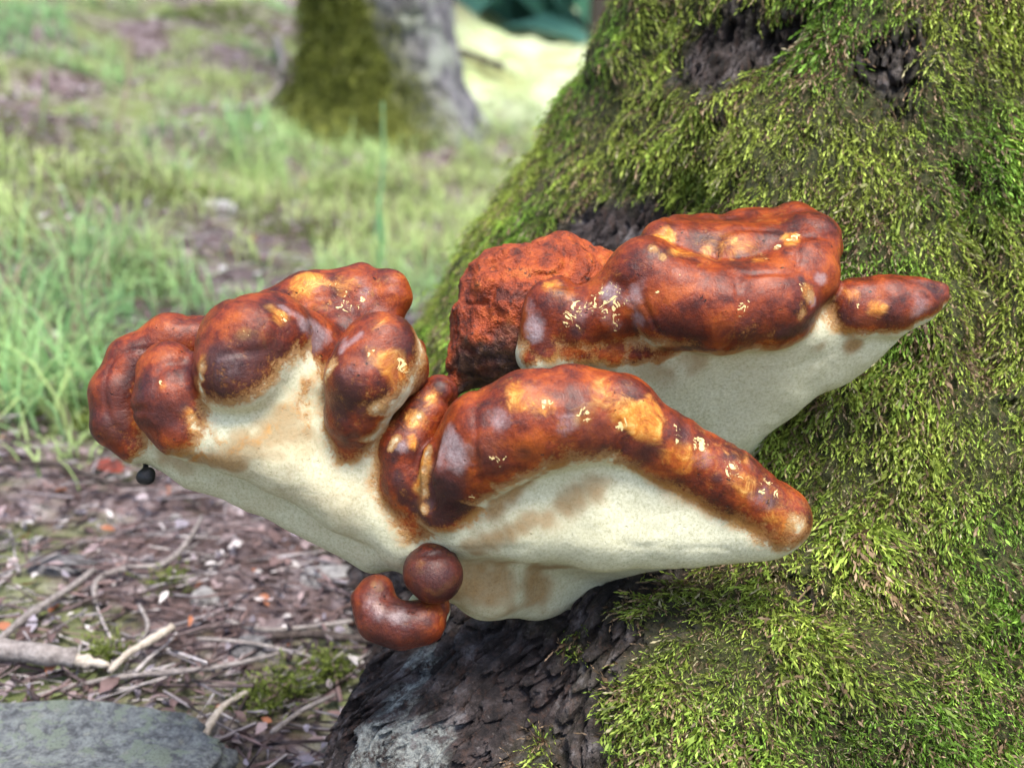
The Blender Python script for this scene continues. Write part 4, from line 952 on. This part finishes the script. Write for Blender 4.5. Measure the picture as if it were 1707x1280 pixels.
# broken branch
lg = empty('broken_branch', G(70, 1135)[0], label='thick grey broken branch with a pale split end, by the stone', category='branch')
pts = on_ground([(-40, 1122), (20, 1128), (80, 1136), (133, 1141)], 0.018); dp = (pts[2] - CAM) @ FWD / FPX
w = tube('bark_piece', pts, [20 * dp, 19 * dp, 18 * dp, 17 * dp], M_TWIG, 12, 5, .06, 21); loc = w.location.copy(); child_of(w, lg)
pts = on_ground([(130, 1141), (150, 1144), (188, 1150)], 0.016)
w = tube('split_end', pts, [13 * dp, 11 * dp, 3 * dp], M_TWIGP, 8, 4, .12, 22); child_of(w, lg)
# stones
def stone(px, py, rx, ry, rz, mat, label, seed, sink=0.35, det=24, lumpy=.22, boxy=.8):
    q, t = G(px, py)
    u_, v_ = np.meshgrid(np.linspace(0, 2 * math.pi, det * 2, endpoint=False), np.linspace(0, math.pi, det), indexing='ij')
    d = np.stack([np.cos(u_) * np.sin(v_), np.sin(u_) * np.sin(v_), np.cos(v_)], -1).reshape(-1, 3)
    s = 1 + lumpy * fbm(d + seed * 3.1, 1.4, 4, seed)
    e = np.sign(d) * np.abs(d) ** boxy
    V = e * s[:, None] * np.array([rx, ry, rz])
    m, n = det * 2, det; ii = np.arange(m * n).reshape(m, n); j2 = np.roll(ii, -1, 0)
    Q = np.stack([ii[:, :-1], ii[:, 1:], j2[:, 1:], j2[:, :-1]], -1).reshape(-1, 4)
    o = obj('stone', mesh_np('stone', V, Q, mats=[mat]), label=label, category='stone', group='stones on the forest floor'); o.location = q + np.array([0, 0, rz * (1 - 2 * sink) * .5])
    return o
M_ST1 = mat_stone('lichened_stone', (0.16, 0.17, 0.18), (0.34, 0.36, 0.37), (0.52, 0.56, 0.54), 90, (0.40, 0.47, 0.36))
M_ST2 = mat_stone('white_stone', (0.42, 0.40, 0.40), (0.62, 0.60, 0.60), (0.78, 0.77, 0.76), 60)
M_ST3 = mat_stone('grey_stone', (0.16, 0.15, 0.16), (0.30, 0.29, 0.30), (0.46, 0.45, 0.45), 50)
stone(50, 1330, .145, .070, .032, M_ST1, 'large flat grey stone with pale green lichen at the lower edge', 3, .3, 70, .24, .62)
stone(420, 1092, .020, .013, .013, M_ST3, 'rounded pale grey pebble between the thin twigs', 4)
stone(340, 1005, .012, .008, .012, M_ST2, 'small white chip of stone above the pebble', 5)
stone(555, 968, .032, .016, .012, M_ST2, 'whitish flat stone behind the curled fungus button', 6)
stone(66, 908, .010, .007, .007, M_ST2, 'tiny bright white stone near the slate flake', 7)
stone(295, 868, .008, .006, .006, M_ST2, 'tiny white stone under the cream fungus underside', 8)
stone(100, 945, .036, .022, .008, M_ST3, 'dark bluish slate flake lying in the leaf litter', 9)
stone(365, 352, .035, .02, .02, M_ST2, 'bright white stone in the grass of the slope', 10)
stone(20, 660, .03, .02, .02, M_ST2, 'white stone behind the arching grass, near the outer lobe', 11)
# red leaf
q, _ = G(182, 798)
V, Q, _w = leaf_tpl(5); rl = mat_vcol('red_leaf_skin', 'tint', .5)
o = obj('fallen_leaf', mesh_np('fallen_leaf', V * np.array([.055, .04, .03]), Q, attrs={'tint': np.tile([.17, .035, .022], (len(V), 1))}, mats=[rl]), label='red fallen leaf under the outer fungus lobe', category='leaf'); o.location = q + np.array([0, 0, .012]); o.rotation_euler = (.2, .1, -.3)
# black droplet under the fan tip
b = Body(); b.add('d', [(240, 790, 80, 9), (249, 787, 80, 6), (247, 797, 78, 6), (236, 797, 80, 6)], 3, 1); b.add('d', [(242, 782, 84, 5), (244, 768, 92, 6)], 4, 1)
Vd, Qd, Nd, Gd_, Cd = grow(b, 1.6, 0.0002)
mk = Mat('black_droplet'); mk.done((0.012, 0.012, 0.014), 0.45, mk.bump(mk.noise(700, 3), .6, .001), 0.4)
dw = to_world(Vd); dc = dw.mean(0)
o = obj('black_droplet', mesh_np('black_droplet', dw - dc, Qd[:, ::-1], mats=[mk.m]), label='small shiny black drop hanging under the outermost fungus lobe', category='droplet'); o.location = dc
# tall grass stalks
def stalk(p0, p1, dpx, label, c, seed):
    q, t = G(*p0); dep = (q - CAM) @ FWD
    top = CAM + dep * ray(*p1); mid = (q + top) / 2 + np.array([.01, 0, 0])
    m = Mat('stalk_' + str(seed)); m.done(c, .6)
    o = tube('grass_stalk', [q, mid, top], [dpx * dep / FPX, dpx * dep / FPX, dpx * .5 * dep / FPX], m.m, 6, 5, .05, seed); o['label'] = label; o['category'] = 'grass stalk'; o['group'] = 'single stalks on the slope'
stalk((622, 420), (638, 170), 2.6, 'tall green grass stalk in front of the tree behind', (.15, .30, .13), 1)
stalk((190, 240), (218, 60), 2.6, 'thin brownish stalk standing alone on the slope', (.24, .20, .12), 2)
stalk((68, 230), (70, 60), 2.6, 'thin greenish stalk near the edge of the slope', (.16, .22, .09), 3)
stalk((625, 470), (630, 330), 4, 'short green stalk above the flecked fungus ridge', (.12, .30, .11), 4)
print('small things', time.time() - T0)

# ------------------------------------------------------------------ the tree behind
tq0, tt0 = G(640, 205)
BX, BY = tq0[0], tq0[1]; bs = ((tq0 - CAM) @ FWD) / FPX
gb = ground_z(np.array([BX]), np.array([BY]))[0]
th2 = np.linspace(-math.pi, math.pi, 180, endpoint=False); z2 = np.concatenate([np.linspace(-.25, 1.4, 150), np.linspace(1.45, 4.5, 40)])
T2, Z2 = np.meshgrid(th2, z2, indexing='ij')
prof = np.interp(Z2, [-.25, 0, .12, .3, .6, 1.2, 4.5], np.array([230, 172, 140, 120, 110, 105, 88]) * bs)
r2 = prof * (1 + .10 * np.exp(-((T2 + 0.9) / .45) ** 2) * np.exp(-np.maximum(Z2, 0) / .35) + .22 * np.exp(-((T2 - 0.75) / .30) ** 2) * np.exp(-np.maximum(Z2, 0) / .25))
tp2 = np.stack([BX + r2 * np.sin(T2), BY - r2 * np.cos(T2), gb + Z2], -1).reshape(-1, 3)
s2 = np.stack([T2.ravel() * .3, Z2.ravel() * .12, 0 * T2.ravel()], -1)
f2 = 1 - sstep(0, .3, np.abs(noise(s2 + .02 * noise(tp2, 9, 3)[:, None], 30, 81)))
tp2 = tp2 + (-.022 * f2 + .012 * fbm(tp2, 14, 3, 82))[:, None] * np.stack([np.sin(T2), -np.cos(T2), 0 * T2], -1).reshape(-1, 3)
m2 = np.clip(sstep(.30, -.25, T2.ravel() + .35 * fbm(tp2, 4, 3, 83) + np.clip(Z2.ravel() - .25, -.2, 1) * .55) + sstep(.5, .0, Z2.ravel() + .2 * noise(tp2, 5, 84)) * sstep(.9, .3, T2.ravel()), 0, 1)
m2 *= sstep(-2.6, -2.2, T2.ravel())
n2i, n2j = T2.shape; i2 = np.arange(n2i * n2j).reshape(n2i, n2j); r_2 = np.roll(i2, -1, 0)
q2 = np.stack([i2[:, :-1], r_2[:, :-1], r_2[:, 1:], i2[:, 1:]], -1).reshape(-1, 4)
tree = empty('background_tree', (BX, BY, gb), label='grey barked tree behind with a yellow green mossy foot', category='tree')
def mat_bark2():
    m = Mat('grey_bark'); a = m.sep(m.attr('bark', 'Vector'))
    n1 = m.noise(1, 5, .7, m.coord(stretch=(38, 38, 9))); n2_ = m.noise(9, 4, .6)
    c = m.ramp(n1, [(.36, (.06, .055, .065)), (.5, (.14, .135, .15)), (.64, (.25, .245, .25))])
    c = m.mix(m.ramp(n2_, [(.5, 0.), (.66, .7)]), c, (.34, .38, .30))
    c = m.mix(a[0], c, m.ramp(m.noise(30, 5, .7), [(.35, (.05, .06, .010)), (.55, (.13, .145, .022)), (.7, (.22, .24, .04))]))
    return m.done(c, .85, m.bump(n1, .9, .02), .3)
w = obj('trunk', mesh_np('trunk', tp2, q2, attrs={'bark': np.stack([m2, f2, f2], -1)}, mats=[mat_bark2()])); child_of(w, tree)
kk = rng.choice(len(tp2), 4500, p=m2 * (Z2.ravel() < 1.5) / (m2 * (Z2.ravel() < 1.5)).sum())
pp = tp2[kk]; nn = np.stack([np.sin(T2), -np.cos(T2), 0 * T2], -1).reshape(-1, 3)[kk]
xd = unit(np.array([0, 0, -1.]) + nn * rng.uniform(.3, 1, len(kk))[:, None] + rng.normal(0, .4, (len(kk), 3))); zd = unit(nn - xd * np.sum(nn * xd, 1)[:, None])
l_ = rng.uniform(.03, .07, len(kk)); hh = rng.uniform(.6, 1.3, len(kk))[:, None]
v_, q_, c_ = scatter(TPL, pp, xd, zd, l_, l_ * 1.4, np.array([.07, .08, .012]) * hh, np.array([.19, .22, .035]) * hh, 33)
w = obj('moss', mesh_np('moss', v_, q_, attrs={'tint': c_}, smooth=False, mats=[M_MOSS]), kind='stuff'); child_of(w, tree)

# ------------------------------------------------------------------ the far wood
NF = 15000
fx = rng.uniform(-26, 26, NF); fy = 14 + 10 * rng.random(NF) ** .6 + 0.02 * fx ** 2 * 0; fh = rng.random(NF) ** .8
fz0 = ground_z(fx, fy); hgt = 7 + 2.5 * noise(np.stack([fx, fy, 0 * fx], -1), .35, 91)
fp = np.stack([fx, fy, fz0 + fh * hgt], -1)
kf = fbm(fp, .55, 3, 92) > -.9; fp = fp[kf]; n = len(fp)
a = rng.uniform(0, 6.28, n); xd = unit(np.stack([np.cos(a), np.sin(a), rng.normal(-.2, .5, n)], -1)); zd = unit(np.cross(xd, rng.normal(0, 1, (n, 3))))
s_ = rng.uniform(.7, 1.5, n); cl = np.array([.14, .33, .26]) * rng.uniform(.6, 1.7, n)[:, None]
v_, q_, c_ = scatter(LT, fp, xd, zd, s_, s_, cl, cl, 44)
obj('far_forest', mesh_np('far_forest', v_, q_, attrs={'tint': c_}, mats=[M_WOOD]), kind='stuff', label='dark blue green wood beyond the bright clearing')
x, y, r = 0.95, 13.8, .12
z = float(ground_z(np.array([x]), np.array([y]))[0])
o = tube('far_trunk', [(x, y, z - .1), (x + .05, y, z + 2.5), (x - .05, y, z + 7)], [r * 1.2, r, r * .7], M_TWIGD, 12, 6, .04, 60)
o['label'] = 'slim dark trunk at the wood edge above the bright clearing'; o['category'] = 'tree'
print('done', time.time() - T0)
